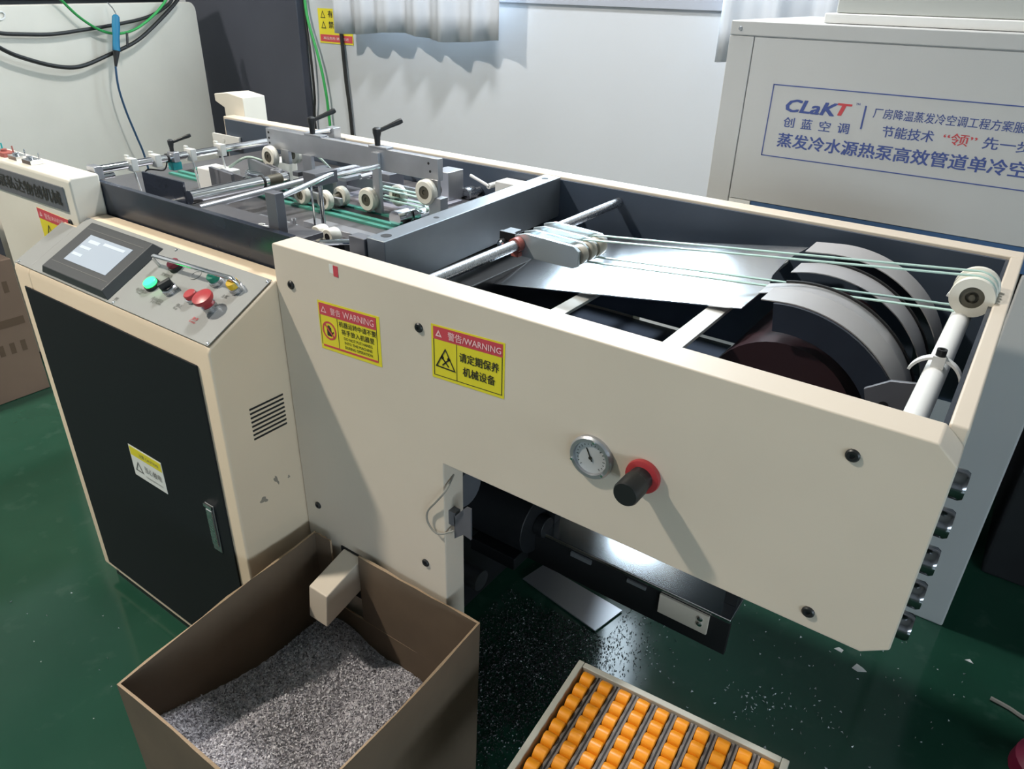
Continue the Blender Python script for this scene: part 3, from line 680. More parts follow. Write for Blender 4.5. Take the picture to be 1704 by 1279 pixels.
g = MB(); g.cyl((-0.048,0.548,1.215),(-0.048,0.575,1.215),0.020,20); g.build('wheel_boss', BEARING, ob_)
g = MB()
for y in (0.560, 0.590):
    p0 = Vector((-0.255,y,1.188)); p1 = Vector((-0.055,y,1.190)); g.box(p0.x,p1.x,y-0.005,y+0.005,1.186,1.189)
for y in (0.560, 0.590): g.box(-0.255,-0.055,y-0.005,y+0.005,1.160,1.163)
g.build('link_belt', PALEBELT, ob_)
# lower press wheels riding on the feed belt
pw = bx(-0.53, -0.33, 0.492, 0.500, 1.138, 1.158).build('press_wheel_bar', ALU, mac, bevel=0.001)
for x, y in ((-0.462,0.468),(-0.365,0.468),(-0.366,0.530)): wheel(pw, (x, y, 1.153), 0.0275, 0.021)
g = MB(); g.cyl((-0.365,0.479,1.153),(-0.366,0.52,1.153),0.009,12); g.build('wheel_axle', BEARING, pw)
# brackets and small fittings at the left end
for a, b_, zt in (((-0.775,0.392),(-0.64,0.372),1.200),((-0.750,0.512),(-0.545,0.455),1.212)):
    d = (Vector((*b_,0))-Vector((*a,0))); c = (Vector((*a,0))+Vector((*b_,0)))/2; c.z = (BZ+0.02+zt)/2
    g = MB(); g.obox(c, (d,(-d.y,d.x,0),(0,0,1)), (d.length/2,0.005,(zt-BZ-0.02)/2)); g.obox(c+Vector((0.01,0.03,0)), (d,(-d.y,d.x,0),(0,0,1)), (d.length/2,0.004,(zt-BZ-0.04)/2))
    g.box(c.x-0.03,c.x+0.03,c.y-0.004,c.y+0.036,BZ,BZ+0.03); g.build('arm_bracket', GREYSTEEL, mac, bevel=0.001)
g = MB(); g.lathe((-0.545,0.452,1.200),(0,0,1),[(0.016,0),(0.016,0.014),(0.009,0.014),(0.008,0.004),(0,0.004)],18); g.build('pivot_boss', ALU, mac)
bx(-0.86,-0.74,0.40,0.47,BZ,1.185).build('air_valve', WHITEPAINT, mac, bevel=0.004)
bx(-0.74,-0.68,0.56,0.64,BZ,1.20).build('air_valve', NYLON, mac, bevel=0.006)
bx(-0.60,-0.50,0.62,0.66,BZ+0.007,1.185).build('sensor_block', NAVY, mac, bevel=0.002)
bx(-0.52,-0.44,0.58,0.62,BZ,1.18).build('sensor_block', ALU, mac, bevel=0.002)
for x in (-0.47, -0.36): g = MB(); g.cyl((x,0.60,1.195),(x,0.88,1.195),0.008,14); g.build('rear_rod', CHROME, mac)
bx(-0.40,-0.30,0.66,0.72,BZ+0.007,1.20).build('rear_block', GREYSTEEL, mac, bevel=0.002)
bx(-0.22,-0.16,0.76,0.83,BZ+0.007,1.21).build('rear_block', ALU, mac, bevel=0.002)
bx(-0.42,-0.30,0.25,0.29,BZ,1.142).build('guide_rail', ALU, mac, bevel=0.001)
bx(-0.30,-0.04,0.33,0.37,BZ,1.136).build('guide_rail', ALU, mac, bevel=0.001)
bx(-0.68,-0.35,0.20,0.24,BZ,1.150).build('guide_rail', BEDMAT, mac, bevel=0.001)
for x, y0, y1, r in ((-0.108,0.475,0.52,0.021),(-0.078,0.525,0.56,0.020),(-0.108,0.53,0.62,0.013)):
    g = MB(); g.cyl((x,y0,1.145),(x,y1,1.145),r,22); g.build('knurled_roller', CHROME, mac)
g = MB(); g.cyl((-0.715,0.478,1.172),(-0.600,0.492,1.172),0.014,18); g.cyl((-0.600,0.492,1.172),(-0.555,0.497,1.172),0.005,10); g.build('air_cylinder', CHROME, mac)
bx(-0.63, -0.10, 0.640, 0.650, 1.150, 1.182).build('rear_guide_bar', ALU, mac, bevel=0.001)
bx(-0.60, -0.30, 0.700, 0.708, 1.128, 1.165).build('rear_guide_bar', GREYSTEEL, mac, bevel=0.001)
bx(-0.56, -0.535, 0.520, 0.640, 1.183, 1.196).build('swing_arm', GREYSTEEL, mac, bevel=0.001)
bx(-0.415, -0.385, 0.565, 0.640, 1.183, 1.194).build('swing_arm', ALU, mac, bevel=0.001)
for pts in ([(-0.70,0.60,1.20),(-0.66,0.63,1.235),(-0.60,0.66,1.21),(-0.56,0.70,1.14)], [(-0.78,0.46,1.186),(-0.74,0.50,1.215),(-0.70,0.54,1.20),(-0.70,0.58,1.20)]):
    g = MB(); g.tube(smooth_path(pts), 0.004, 8); g.build('air_tube', mat('clear_green_tube', (0.42,0.50,0.42), 0.3) if 'clear_green_tube' not in MATS else MATS['clear_green_tube'], mac)
g = MB(); g.lathe((-0.30,0.30,BZ),(0,0,1),[(0.010,0),(0.010,0.012),(0.006,0.014),(0.006,0.03),(0,0.03)],14); g.build('stop_screw', CHROME, mac)
# knob, locking lever and hose loop at the back
g = MB(); g.cyl((-0.155,0.905,1.134),(-0.155,0.85,1.134),0.012,16); g.lathe((-0.155,0.868,1.134),(0,-1,0),[(0.020,0),(0.021,0.004),(0.021,0.034),(0.018,0.038),(0,0.038)],20); g.build('adjusting_knob', STEEL, mac)
g = MB(); g.cyl((-0.085,0.905,1.166),(-0.085,0.855,1.166),0.008,14); g.tube([(-0.085,0.857,1.166),(-0.150,0.850,1.190)],0.0045,10); g.build('locking_lever', WHITEPAINT, mac)
g = MB(); g.tube([(-0.235+0.035*math.sin(t), 0.80, 1.155+0.042*math.cos(t)) for t in [math.radians(a) for a in range(-20,170,12)]],0.0028,8); g.build('air_hose', WHITEPAINT, mac)
bx(-0.05,0.06,0.84,0.90,1.150,1.19).build('rear_block', WHITEPAINT, mac, bevel=0.003)
# switches on top of the left housing
for x, m in ((-1.20,TEAL),(-1.135,REDFADE),(-1.065,CHROME),(-0.985,CHROME)):
    g = MB(); g.box(x-0.024,x+0.024,-0.018,0.014,1.240,1.252); g.cyl((x-0.01,-0.002,1.252),(x-0.01,-0.002,1.258),0.008,12); g.cyl((x+0.018,0.01,1.252),(x+0.018,0.01,1.268),0.0022,8); g.build('toggle_switch', m, mac, bevel=0.001)
# cream hood at the rear left
g = MB(); g.prism([(-1.555,1.258),(-1.555,1.286),(-1.47,1.296),(-1.375,1.286),(-1.375,0.95),(-1.500,0.95),(-1.500,1.238)], 'y', 0.969, 1.075); g.build('rear_hood', CREAM2, mac, bevel=0.003)
g = MB(); g.box(-1.50,-1.33,0.895,0.9055,1.105,1.150); g.cyl((-1.43,0.895,1.130),(-1.43,0.893,1.130),0.009,12); g.build('rear_bracket', WHITEPAINT, mac)
# waste chute
g = MB(); g.hexa([(0.128,-0.002,0.385),(0.128,-0.128,0.352),(0.190,-0.128,0.352),(0.190,-0.002,0.385)][::-1], [(0.128,-0.002,0.475),(0.128,-0.118,0.440),(0.190,-0.118,0.440),(0.190,-0.002,0.475)][::-1])
g.build('waste_chute', CREAM, mac, bevel=0.003)
g = MB(); g.box(0.118,0.200,-0.003,0.0005,0.335,0.478); g.build('chute_mouth', RUBBER, mac)
# feet
for x, y in ((-1.1,0.15),(0.1,0.15),(-1.1,0.82),(0.1,0.82)):
    g = MB(); g.lathe((x,y,0),(0,0,1),[(0.04,0),(0.04,0.012),(0.015,0.02),(0.015,0.055)],18); g.build('levelling_foot', BLACK, mac)

# ------------------------------------------------------------------ control cabinet
cabn = thing('control_cabinet', 'cream control cabinet with sloping console and dark door', 'control cabinet', (-0.41, -0.07, 0))
MB().prism([(-0.182,0.05),(-0.182,1.030),(-0.177,1.041),(-0.032,1.119),(-0.032,0.05)], 'x', -0.82, -0.7435).prism([(-0.182,0.05),(-0.182,1.030),(-0.177,1.041),(0.0,1.136),(0.046,1.136),(0.046,0.05)], 'x', -0.7435, -0.002).build('cabinet_body', CREAM3, cabn, bevel=0.006, segs=3)
bx(-0.80,-0.02,-0.165,0.03,0.0,0.0495).build('plinth', BLACK, cabn)
door = bx(-0.778,-0.048,-0.1865,-0.1825,0.075,0.992).build('cabinet_door', BLACKISH, cabn, bevel=0.0012)
h = MB(); h.box(-0.125,-0.093,-0.1895,-0.1868,0.472,0.612); h.build('door_lock_plate', mat('dull_chrome', (0.45,0.46,0.47), 0.3, 0.9), door, bevel=0.002)
h = MB(); h.box(-0.1205,-0.0975,-0.1935,-0.1896,0.490,0.598); h.build('door_lock_lever', STEEL, door, bevel=0.002)
h = MB(); h.box(-0.124,-0.094,-0.1940,-0.1897,0.603,0.612); h.build('lock_push_key', CHROME, door)
S = sticker(-0.438, -0.294, 0.556, 0.650, -0.1865)
st = quad_on(S, -0.1866, 0, 0, 1, 1, STICKW, 'door_sticker', cabn); st['label'] = 'white warning sticker with a yellow header on the dark door'
quad_on(S, -0.1873, 0.02, 0.68, 0.98, 0.96, STICKY, 'sticker_band', st, 0.0004)
p = S(0.6, 0.82); text('注意 CAUTION', INKGREY, st, (p[0], -0.1878, p[1]), XD, ZD, w=0.085, h=0.011)
p = S(0.2, 0.36); triangle(st, p[0], p[1], 0.018, -0.1875, INKGREY); 
p = S(0.65, 0.42); text('当心触电', INKGREY, st, (p[0], -0.1874, p[1]), XD, ZD, w=0.075, h=0.02)
p = S(0.65, 0.16); text('DANGER ELECTRIC SHOCK', INKGREY, st, (p[0], -0.1874, p[1]), XD, ZD, w=0.075, h=0.005)
vs_ = None
for k in range(8):
    z0 = 0.792+k*0.0108
    bx(-0.0021, -0.0005, -0.112, -0.022, z0, z0+0.0042).build('vent_slot', RUBBER, cabn)
gm = mat('grime', (0.25,0.215,0.17), 0.7)
for y, z, a, b_, t0 in ((-0.072,0.662,0.006,0.017,0.35),(-0.113,0.628,0.014,0.010,-0.4),(-0.037,0.652,0.004,0.005,0)):
    pts = []
    for i in range(14):
        t = 2*PI*i/14; k_ = 0.75+0.25*math.sin(t*3+y*90)+random.uniform(-0.12,0.12); u, v = a*k_*math.cos(t), b_*k_*math.sin(t)
        pts.append((y+u*math.cos(t0)-v*math.sin(t0), z+u*math.sin(t0)+v*math.cos(t0)))
    MB().prism(pts, 'x', -0.0019, -0.0014).build('grime_smudge', gm, cabn)
# console
CN = Vector((0,-0.098,0.185)).normalized(); CV = Vector((0,0.185,0.098)).normalized(); CU = Vector((1,0,0)); CO = Vector((0,-0.182,1.0415))
def con(u, v, h=0.0): return CO+CU*u+CV*v+CN*h
def cbox(u0, u1, v0, v1, h0, h1): return MB().obox(con((u0+u1)/2,(v0+v1)/2,(h0+h1)/2), (CU,CV,CN), ((u1-u0)/2,(v1-v0)/2,(h1-h0)/2))
cpl = cbox(-0.742,-0.006,0.006,0.200,0.0006,0.0026).obox(con(-0.7785,0.083,0.0016), (CU,CV,CN), (0.0365,0.077,0.001)).build('console_plate', PANELMET, cabn, bevel=0.0006)
for u, v in ((-0.34,0.193),(-0.012,0.012),(-0.80,0.012),(-0.012,0.193),(-0.36,0.012)):
    g = MB(); g.lathe(con(u,v,0.0026), CN, [(0.004,0),(0.003,0.002),(0,0.0025)], 12); g.build('console_screw', STEEL, cpl)
g = MB()
a = [con(-0.680,0.010,0.0027),con(-0.380,0.010,0.0027),con(-0.380,0.185,0.0027),con(-0.680,0.185,0.0027)]
b_ = [con(-0.665,0.018,0.022),con(-0.395,0.018,0.022),con(-0.395,0.178,0.022),con(-0.665,0.178,0.022)]
g.hexa(a, b_); scr = g.build('touch_screen', FRAMEGREY, cabn, bevel=0.002)
cbox(-0.618,-0.432,0.056,0.143,0.0221,0.0228).build('display', SCREEN, scr)
for u0,u1,v0,v1 in ((-0.60,-0.555,0.120,0.130),(-0.610,-0.565,0.100,0.108),(-0.612,-0.570,0.076,0.084),(-0.54,-0.45,0.126,0.134)): cbox(u0,u1,v0,v1,0.0229,0.0232).build('display_field', SCREENHI, scr)
for v in (0.042, 0.157): cbox(-0.655,-0.405,v,v+0.0012,0.0221,0.0224).build('bezel_line', INKGREY, scr)
def cbtn(name, u, v, prof, m, parent=cabn, n=24):
    g = MB(); g.lathe(con(u,v,0.0026), CN, prof, n); return g.build(name, m, parent)
def button(u, v, m, h=0.014, r=0.0145, collar=None):
    c = cbtn('push_button', u, v, [(r+0.0025,0),(r+0.0025,h*0.45),(r+0.001,h*0.5)], collar or STEEL)
    g = MB(); g.lathe(con(u,v,0.0026+h*0.45), CN, [(r,0),(r,h*0.5),(r*0.9,h*0.58),(0,h*0.60)], 24); g.build('button_cap', m, c); return c
bt = button(-0.297,0.085,GLOW,0.016,0.015,BLACK); bt['label'] = 'glowing green pilot lamp'
g = MB(); g.lathe(con(-0.297,0.085,0.0026+0.0097), CN, [(0.010,0),(0.008,0.0012),(0,0.0016)], 20); g.build('lamp_core', GLOWHOT, bt)
button(-0.285,0.149,REDDARK,0.018,0.014,BLACK)
button(-0.135,0.149,GRN,0.022,0.0135)
button(-0.066,0.149,YEL,0.024,0.0135)
button(-0.153,0.092,RED,0.018,0.0135)
g = MB(); g.ring(con(-0.211,0.148,0.0026),con(-0.211,0.148,0.0040),0.0135,0.0105,24); g.cyl(con(-0.211,0.148,0.0026),con(-0.211,0.148,0.0032),0.010,20); g.build('blank_socket', PANELMET, cabn)
sel = cbtn('selector_switch', -0.234, 0.090, [(0.0165,0),(0.0165,0.010),(0.014,0.012)], STEEL)
g = MB(); dd = (CU*0.5+CV).normalized(); g.obox(con(-0.234,0.090,0.022),(dd,CN.cross(dd),CN),(0.0145,0.005,0.010)); g.lathe(con(-0.234,0.090,0.0125),CN,[(0.0135,0),(0.013,0.006),(0,0.006)],20); g.build('selector_handle', BLACK, sel, bevel=0.001)
es_ = cbtn('emergency_stop', -0.083, 0.086, [(0.016,0),(0.016,0.014)], STEEL)
g = MB(); g.lathe(con(-0.083,0.086,0.0166),CN,[(0.0125,0),(0.014,0.006),(0.021,0.014),(0.0225,0.018),(0.0215,0.024),(0.012,0.0265),(0,0.027)],30); g.build('mushroom_head', RED, es_)
g = MB(); pth = [con(-0.340,0.140,0.0026),con(-0.340,0.140,0.026),con(-0.334,0.1405,0.033),con(-0.326,0.141,0.035),con(-0.07,0.152,0.035),con(-0.060,0.1525,0.033),con(-0.055,0.153,0.026),con(-0.055,0.153,0.0026)]
g.tube(pth,0.0052,12); g.build('grab_handle', CHROME, cabn)
for s_, u, v, w, m in (('电源指示',-0.314,0.064,0.040,INKGREY),('Power',-0.316,0.056,0.018,INKGREY),('点动自动',-0.246,0.058,0.040,INKGREY),('Jog/Auto',-0.242,0.050,0.034,INKGREY),('停止',-0.172,0.064,0.020,INKGREY),('Stop',-0.176,0.055,0.014,INKGREY),
                    ('急停',-0.098,0.050,0.018,INKRED),('E-stop',-0.098,0.041,0.020,INKRED),('主机',-0.080,0.124,0.018,INKGREY),('变频启动',-0.290,0.122,0.038,INKGREY),('PE',-0.36,0.022,0.010,INKGREY)):
    text(s_, m, cpl, con(u,v,0.0028), CU, CV, w=w, bold=0.01)

# ------------------------------------------------------------------ cardboard waste box and chips
box = thing('cardboard_box', 'open brown cardboard box catching shredded chips below the chute', 'cardboard box', (0.32, -0.29, 0))
BL, BR, FR, FL = Vector((0.046,-0.020)), Vector((0.556,-0.013)), Vector((0.566,-0.548)), Vector((0.094,-0.552))
bBL, bBR, bFR, bFL = Vector((0.052,-0.022)), Vector((0.548,-0.018)), Vector((0.552,-0.535)), Vector((0.075,-0.54))
def wallpanel(a, b, ba, bb, z0=0.002, z1=0.5, t=0.005, name='side_panel', nu=8, bow=0.006):
    g = MB(); nv = 4; d = (b-a).normalized(); nn = Vector((d.y,-d.x)); vs = []; rng = random.Random(int(abs(a.x*1e4)+abs(b.y*1e4)))
    for side in (0, 1):
        for j in range(nv+1):
            for i in range(nu+1):
                u = i/nu; w_ = j/nv; p = (ba+(bb-ba)*u)*(1-w_)+(a+(b-a)*u)*w_
                k = bow*math.sin(PI*u)*w_+(t if side else 0)
                z = z0+(z1-z0)*w_+(rng.uniform(-0.003,0.003) if (j == nv and 0 < i < nu) else 0)
                vs.append((p.x+nn.x*k, p.y+nn.y*k, z))
    def I(s_, i, j): return s_*(nu+1)*(nv+1)+j*(nu+1)+i
    for j in range(nv):
        for i in range(nu):
            pass
    g.v = [Vector(v) for v in vs]
    def F(f, m): g.f.append(f); g.mi.append(m); g.sm.append(False)
    for j in range(nv):
        for i in range(nu):
            F([I(0,i,j),I(0,i+1,j),I(0,i+1,j+1),I(0,i,j+1)],0); F([I(1,i,j),I(1,i,j+1),I(1,i+1,j+1),I(1,i+1,j)],0)
    for i in range(nu):
        F([I(0,i,nv),I(0,i+1,nv),I(1,i+1,nv),I(1,i,nv)],1); F([I(0,i,0),I(1,i,0),I(1,i+1,0),I(0,i+1,0)],1)
    for j in range(nv):
        F([I(0,0,j),I(0,0,j+1),I(1,0,j+1),I(1,0,j)],1); F([I(0,nu,j),I(1,nu,j),I(1,nu,j+1),I(0,nu,j+1)],1)
    return g.build(name, [CARD, CARDEDGE], box)
wallpanel(FL, BL, bFL, bBL, bow=-0.004)
wallpanel(FR, FL, bFR, bFL, bow=0.004)
wallpanel(BR, FR, bBR, bFR, bow=-0.008)
def lerp2(a, b, t): return a+(b-a)*t
wallpanel(lerp2(BL,BR,0.30), BR, lerp2(bBL,bBR,0.30), bBR, z0=0.30, bow=0.0)
wallpanel(BL, lerp2(BL,BR,0.115), bBL, lerp2(bBL,bBR,0.115), z0=0.30, bow=0.0, name='torn_flap')
wallpanel(lerp2(bBL,bBR,0.0), lerp2(bBL,bBR,1.0), bBL, bBR, z1=0.30, bow=0.0)
bx(0.08,0.545,-0.535,-0.024,0.001,0.006).build('bottom_panel', CARD, box)
def chip_z(x, y):
    u = (y+0.02)/-0.53
    z = 0.205+0.155*u**1.2
    z += 0.05*math.exp(-(((x-0.16)/0.09)**2+((y+0.07)/0.09)**2))
    z += 0.05*max(0, (x-0.30)/0.25)*u + 0.012*math.sin(x*23+y*11)
    return z
def inside_u(x, y): return 0.06 < x < 0.552
def chips_mesh():
    g = MB(); nx, ny = 40, 44; vs = []
    for j in range(ny+1):
        for i in range(nx+1):
            y = -0.026-0.508*j/ny; xl = 0.056+0.028*(j/ny); x = xl+(0.541-xl)*i/nx
            vs.append((x, y, chip_z(x,y)+random.uniform(-0.003,0.003)))
    fs = [(j*(nx+1)+i, j*(nx+1)+i+1, (j+1)*(nx+1)+i+1, (j+1)*(nx+1)+i) for j in range(ny) for i in range(nx)]
    k = len(vs); vs += [(0.06,-0.026,0.012),(0.535,-0.026,0.012),(0.537,-0.528,0.012),(0.085,-0.530,0.012)]
    fs += [tuple([k]+list(range(0,nx+1))[::1]+[k+1]), tuple([k+1]+[j*(nx+1)+nx for j in range(ny+1)]+[k+2]), tuple([k+2]+[ny*(nx+1)+i for i in range(nx,-1,-1)]+[k+3]), tuple([k+3]+[j*(nx+1) for j in range(ny,-1,-1)]+[k]), (k,k+1,k+2,k+3)]
    return vs, fs
def rand_chip(vs, fs, p, s, flat=1.0):
    o = len(vs); th = random.uniform(0,2*PI); 
    ax = Vector((random.gauss(0,1), random.gauss(0,1), random.gauss(0,1)*flat)).normalized() if flat else Vector((math.cos(th),math.sin(th),0))
    t = Vector((random.gauss(0,1), random.gauss(0,1), random.gauss(0,1)*flat)); b = ax.cross(t).normalized()
    n_ = ax.cross(b)*0.35
    vs += [p-ax*s-b*s*0.7, p+ax*s-b*s*0.7, p+b*s*0.9, p+n_*s]
    fs += [(o,o+1,o+2),(o,o+3,o+1),(o+1,o+3,o+2),(o+2,o+3,o)]
vs, fs = chips_mesh()
cb_vs = [Vector(v) for v in vs]; cb_fs = list(fs)
for k in range(30000):
    y = -0.03-0.50*random.random(); xl = 0.060+0.028*((-0.026-y)/0.508); x = xl+(0.540-xl)*random.random()
    rand_chip(cb_vs, cb_fs, Vector((x,y,chip_z(x,y)+random.uniform(0.0005,0.004))), random.uniform(0.0018,0.0036))
me = bpy.data.meshes.new('paper_chips'); me.from_pydata(cb_vs, [], cb_fs); me.materials.append(CHIPS); me.update()
o = bpy.data.objects.new('paper_chips', me); COL.objects.link(o)
tag(o, 'heap of grey white shredded paper chips filling the cardboard box', 'paper chips', kind='stuff')

# ------------------------------------------------------------------ orange roller conveyor tray
ang = math.radians(4.2); U1 = Vector((math.cos(ang), math.sin(ang), 0)); U2 = Vector((math.sin(ang), -math.cos(ang), 0)); UZ = Vector((0,0,1))
TO = Vector((0.736, 0.110, 0)); TW, TL, TH = 0.451, 0.46, 0.40; TB = 0.30
def tp(a, b, z): return TO+U1*a+U2*b+UZ*z
tray = thing('roller_conveyor', 'grey framed stand of orange rollers in the foreground', 'conveyor', tp(TW/2, TL/2, 0))
def tbox(a0, a1, b0, b1, z0, z1): return MB().obox(tp((a0+a1)/2,(b0+b1)/2,(z0+z1)/2), (U1,-U2,UZ), ((a1-a0)/2,(b1-b0)/2,(z1-z0)/2))
for a in ((0,0.014,0,TL),(TW-0.014,TW,0,TL)): tbox(a[0],a[1],a[2],a[3],TB,TH).build('side_rail', TRAYFR, tray, bevel=0.002)
tbox(0.0145,TW-0.0145,0,0.014,TB,TH).build('end_rail', TRAYFR, tray, bevel=0.002)
tbox(0.0145,TW-0.0145,TL-0.014,TL,TB,TH).build('end_rail', TRAYFR, tray, bevel=0.002)
tbox(0.0145,TW-0.0145,0.0145,TL-0.0145,TB+0.03,TB+0.04).build('tray_floor', RUBBER, tray)
for a_ in (0.002, TW-0.032):
    for b_ in (0.002, TL-0.032): tbox(a_,a_+0.03,b_,b_+0.03,0.0,TB-0.0005).build('stand_leg', TRAYFR, tray, bevel=0.002)
NC = 10; cp_ = (TW-0.030)/NC
for c in range(NC+1):
    a = 0.015+c*cp_; hw = 0.0070 if 0 < c < NC else 0.0025
    if 0 < c < NC: tbox(a-hw,a+hw,0.016,TL-0.016,TB+0.041,TH-0.006).build('track_rail', RAIL, tray, bevel=0.001)
    if 0 < c < NC: tbox(a-0.0015,a+0.0015,0.018,TL-0.018,TH-0.0055,TH-0.0048).build('rail_groove', RUBBER, tray)
rw = cp_-0.0165
g = MB(); g.lathe((0,0,0), U1, [(0.003,-rw/2),(0.0145,-rw/2),(0.0162,-rw/2+0.0015),(0.0168,0),(0.0162,rw/2-0.0015),(0.0145,rw/2),(0.003,rw/2)], 20)
w0 = None
for c in range(NC):
    for r_ in range(12):
        p = tp(0.015+(c+0.5)*cp_, 0.033+r_*0.0337, TH-0.013)
        if w0 is None:
            w0 = g.build('orange_roller', ORANGE, tray); w0.location = p-WLOC[tray.name]; WLOC[w0.name] = p
        else: inst(w0, tray, p)

# ------------------------------------------------------------------ air conditioner unit behind
ac = thing('air_conditioner', 'large off white floor standing air conditioner with blue lettering', 'air conditioner', (0.93, 1.55, 0))
AX0, AX1, AY0, AY1, AZ = 0.46, 1.405, 1.2, 1.95, 1.628
bx(AX0+0.004,AX1-0.004,AY0+0.006,AY1,1.105,AZ-0.002).build('upper_casing', ACPAINT, ac)
bx(AX0,AX1,AY0,AY1,1.593,AZ).build('top_cover', ACPAINT, ac, bevel=0.003)
bx(AX0,0.527,AY0+0.001,AY0+0.03,1.105,1.5915).build('corner_post', ACPAINT, ac, bevel=0.002)
bx(1.352,AX1,AY0+0.001,AY0+0.03,1.105,1.5915).build('corner_post', ACPAINT, ac, bevel=0.002)
fp = bx(0.530,1.349,AY0+0.0005,AY0+0.005,1.170,1.5905).build('front_panel', ACPAINT, ac, bevel=0.001)
bx(0.530,0.592,AY0+0.001,AY0+0.0055,1.105,1.1685).build('base_corner', WHITEPAINT, ac)
bx(0.593,1.349,AY0+0.003,AY0+0.0058,1.105,1.1685).build('base_strip', ACBLUE, ac)
bx(AX0,1.279,AY0+0.02,AY1,0.11,0.969).build('lower_casing', ACPAINT, ac, bevel=0.002)
bx(AX0,1.279,AY0+0.018,AY1,0.972,1.1045).build('lower_casing', ACPAINT, ac, bevel=0.002)
bx(1.282,AX1,AY0,AY1-0.09,0.0,1.1045).build('side_post', ACPAINT, ac, bevel=0.006)
for x, y in ((AX0+0.02,AY0+0.03),(AX0+0.02,AY1-0.08),(1.20,AY1-0.08)): bx(x,x+0.06,y,y+0.05,0,0.1095).build('foot', ACPAINT, ac)
for x, z in ((0.487,1.609),(1.375,0.90)):
    g = MB(); g.lathe((x,AY0,z),(0,-1,0),[(0.006,0),(0.004,0.003),(0,0.003)],12); g.build('casing_screw', STEEL, ac)
AYT = AY0+0.0004
for a in ((0.600,1.315,1.479,1.4815),(0.600,1.315,1.2975,1.300),(0.600,0.6025,1.2975,1.4815),(1.3125,1.315,1.2975,1.4815)): bx(a[0],a[1],AYT-0.0008,AYT,a[2],a[3]).build('printed_border', INKBLUE, fp)
bx(0.8385,0.8425,AYT-0.0008,AYT,1.394,1.450).build('printed_divider', INKBLUE, fp)
def act(s_, x0, x1, z0, z1, m=INKBLUE, bold=0.012, slant=0.0): text(s_, m, fp, ((x0+x1)/2,AYT,(z0+z1)/2), XD, ZD, w=x1-x0, h=z1-z0, bold=bold, slant=slant)
act('CLaK', 0.644, 0.773, 1.417, 1.448, INKBLUE, 0.03, 0.25); act('T', 0.774, 0.806, 1.421, 1.449, INKRED, 0.04, 0.25); act('TM', 0.816, 0.826, 1.449, 1.454)
for i, ch in enumerate('创蓝空调'): x = 0.645+i*0.0465; act(ch, x, x+0.028, 1.378, 1.403)
l1 = '厂房降温蒸发冷空调工程方案服务商'
act(l1, 0.862, 1.235, 1.4235, 1.4475, INKBLUE, 0.006)
act('节能技术', 0.892, 1.010, 1.381, 1.408); act('“领”', 1.030, 1.102, 1.381, 1.408, INKRED, 0.006); act('先一步', 1.116, 1.216, 1.381, 1.408)
act('蒸发冷水源热泵高效管道单冷空调', 0.638, 1.262, 1.326, 1.362, INKBLUE, 0.02)
duct = thing('duct_box', 'grey white sheet metal duct standing on the air conditioner', 'duct', (1.0, 1.6, AZ))
bx(0.680,1.34,1.26,1.92,AZ+0.001,1.652).build('duct_flange', WHITEPAINT, duct, bevel=0.003)
bx(0.700,1.32,1.285,1.90,1.6525,2.75).build('duct_shaft', mat('duct_grey', (0.42,0.43,0.41), 0.5), duct, bevel=0.004)

dm = thing('shade_block', 'low dark block added to fill the shaded gap right of the air conditioner', 'machine', (2.2, 1.85, 0))  # added dark block, stands in for the dim area beside the unit
bx(1.47,3.2,1.55,2.15,0.0,0.96).build('shade_block_body', DARK, dm, bevel=0.01)
bx(1.47,3.2,1.52,1.549,0.42,0.46).build('shade_block_rail', GREYSTEEL, dm, bevel=0.003)
bx(1.46,3.22,1.53,2.16,0.961,1.0).build('shade_block_top', SLATE, dm, bevel=0.004)
# ------------------------------------------------------------------ curtains, poster, column, back cables
def curtain(name, x0, x1, zb, label, seed, amp=0.04):
    rng = random.Random(seed); g = MB(); n = int((x1-x0)/0.012); rows = 14; ph = [rng.uniform(0,6.28) for _ in range(4)]; vs = []
    for j in range(rows+1):
        w_ = j/rows
        for i in range(n+1):
            x = x0+(x1-x0)*i/n
            a = math.sin(x*34+ph[0]+0.3*math.sin(w_*3+ph[1]))+0.5*math.sin(x*15+ph[2])+0.35*math.sin(x*71+ph[3])
            y = 2.085-amp*a*0.55*(0.75+0.35*(1-w_))
            z = zb+(3.0-zb)*w_+(0.012*math.sin(x*9+ph[1]) if j == 0 else 0)
            vs.append((x, y, z))
    fs = [(j*(n+1)+i, j*(n+1)+i+1, (j+1)*(n+1)+i+1, (j+1)*(n+1)+i) for j in range(rows) for i in range(n)]
    o = g.add(vs, fs, True).build(name, CURTAIN, None, sharp=180)
    so = o.modifiers.new('thickness', 'SOLIDIFY'); so.thickness = 0.0015
    return tag(o, label, 'curtain', 'curtains at the back window')
curtain('curtain', -2.03, -0.94, 1.462, 'pale grey pleated curtain hanging beside the yellow wall poster', 3)
curtain('curtain', 0.085, 0.90, 1.462, 'pale grey pleated curtain hanging behind the air conditioner', 5)
g = MB(); g.cyl((-2.35,2.09,3.035),(1.0,2.09,3.035),0.012,12)
rod = g.build('curtain_rod', STEEL); tag(rod, 'steel curtain rod running above the window', 'curtain rod')
pst = thing('wall_poster', 'yellow and red warning poster on the wall beside the curtain', 'poster', (-2.16, WY, 1.48))
bx(-2.292,-2.028,WY-0.004,WY-0.001,1.388,1.562).build('poster_sheet', STICKY, pst)
bx(-2.285,-2.032,WY-0.0048,WY-0.0041,1.396,1.432).build('poster_band', STICKR, pst)
text('有电危险', INK, pst, (-2.13,WY-0.0045,1.535), XD, ZD, w=0.16, h=0.034, bold=0.02)
text('禁止触摸', INK, pst, (-2.13,WY-0.0045,1.482), XD, ZD, w=0.16, h=0.034, bold=0.02)
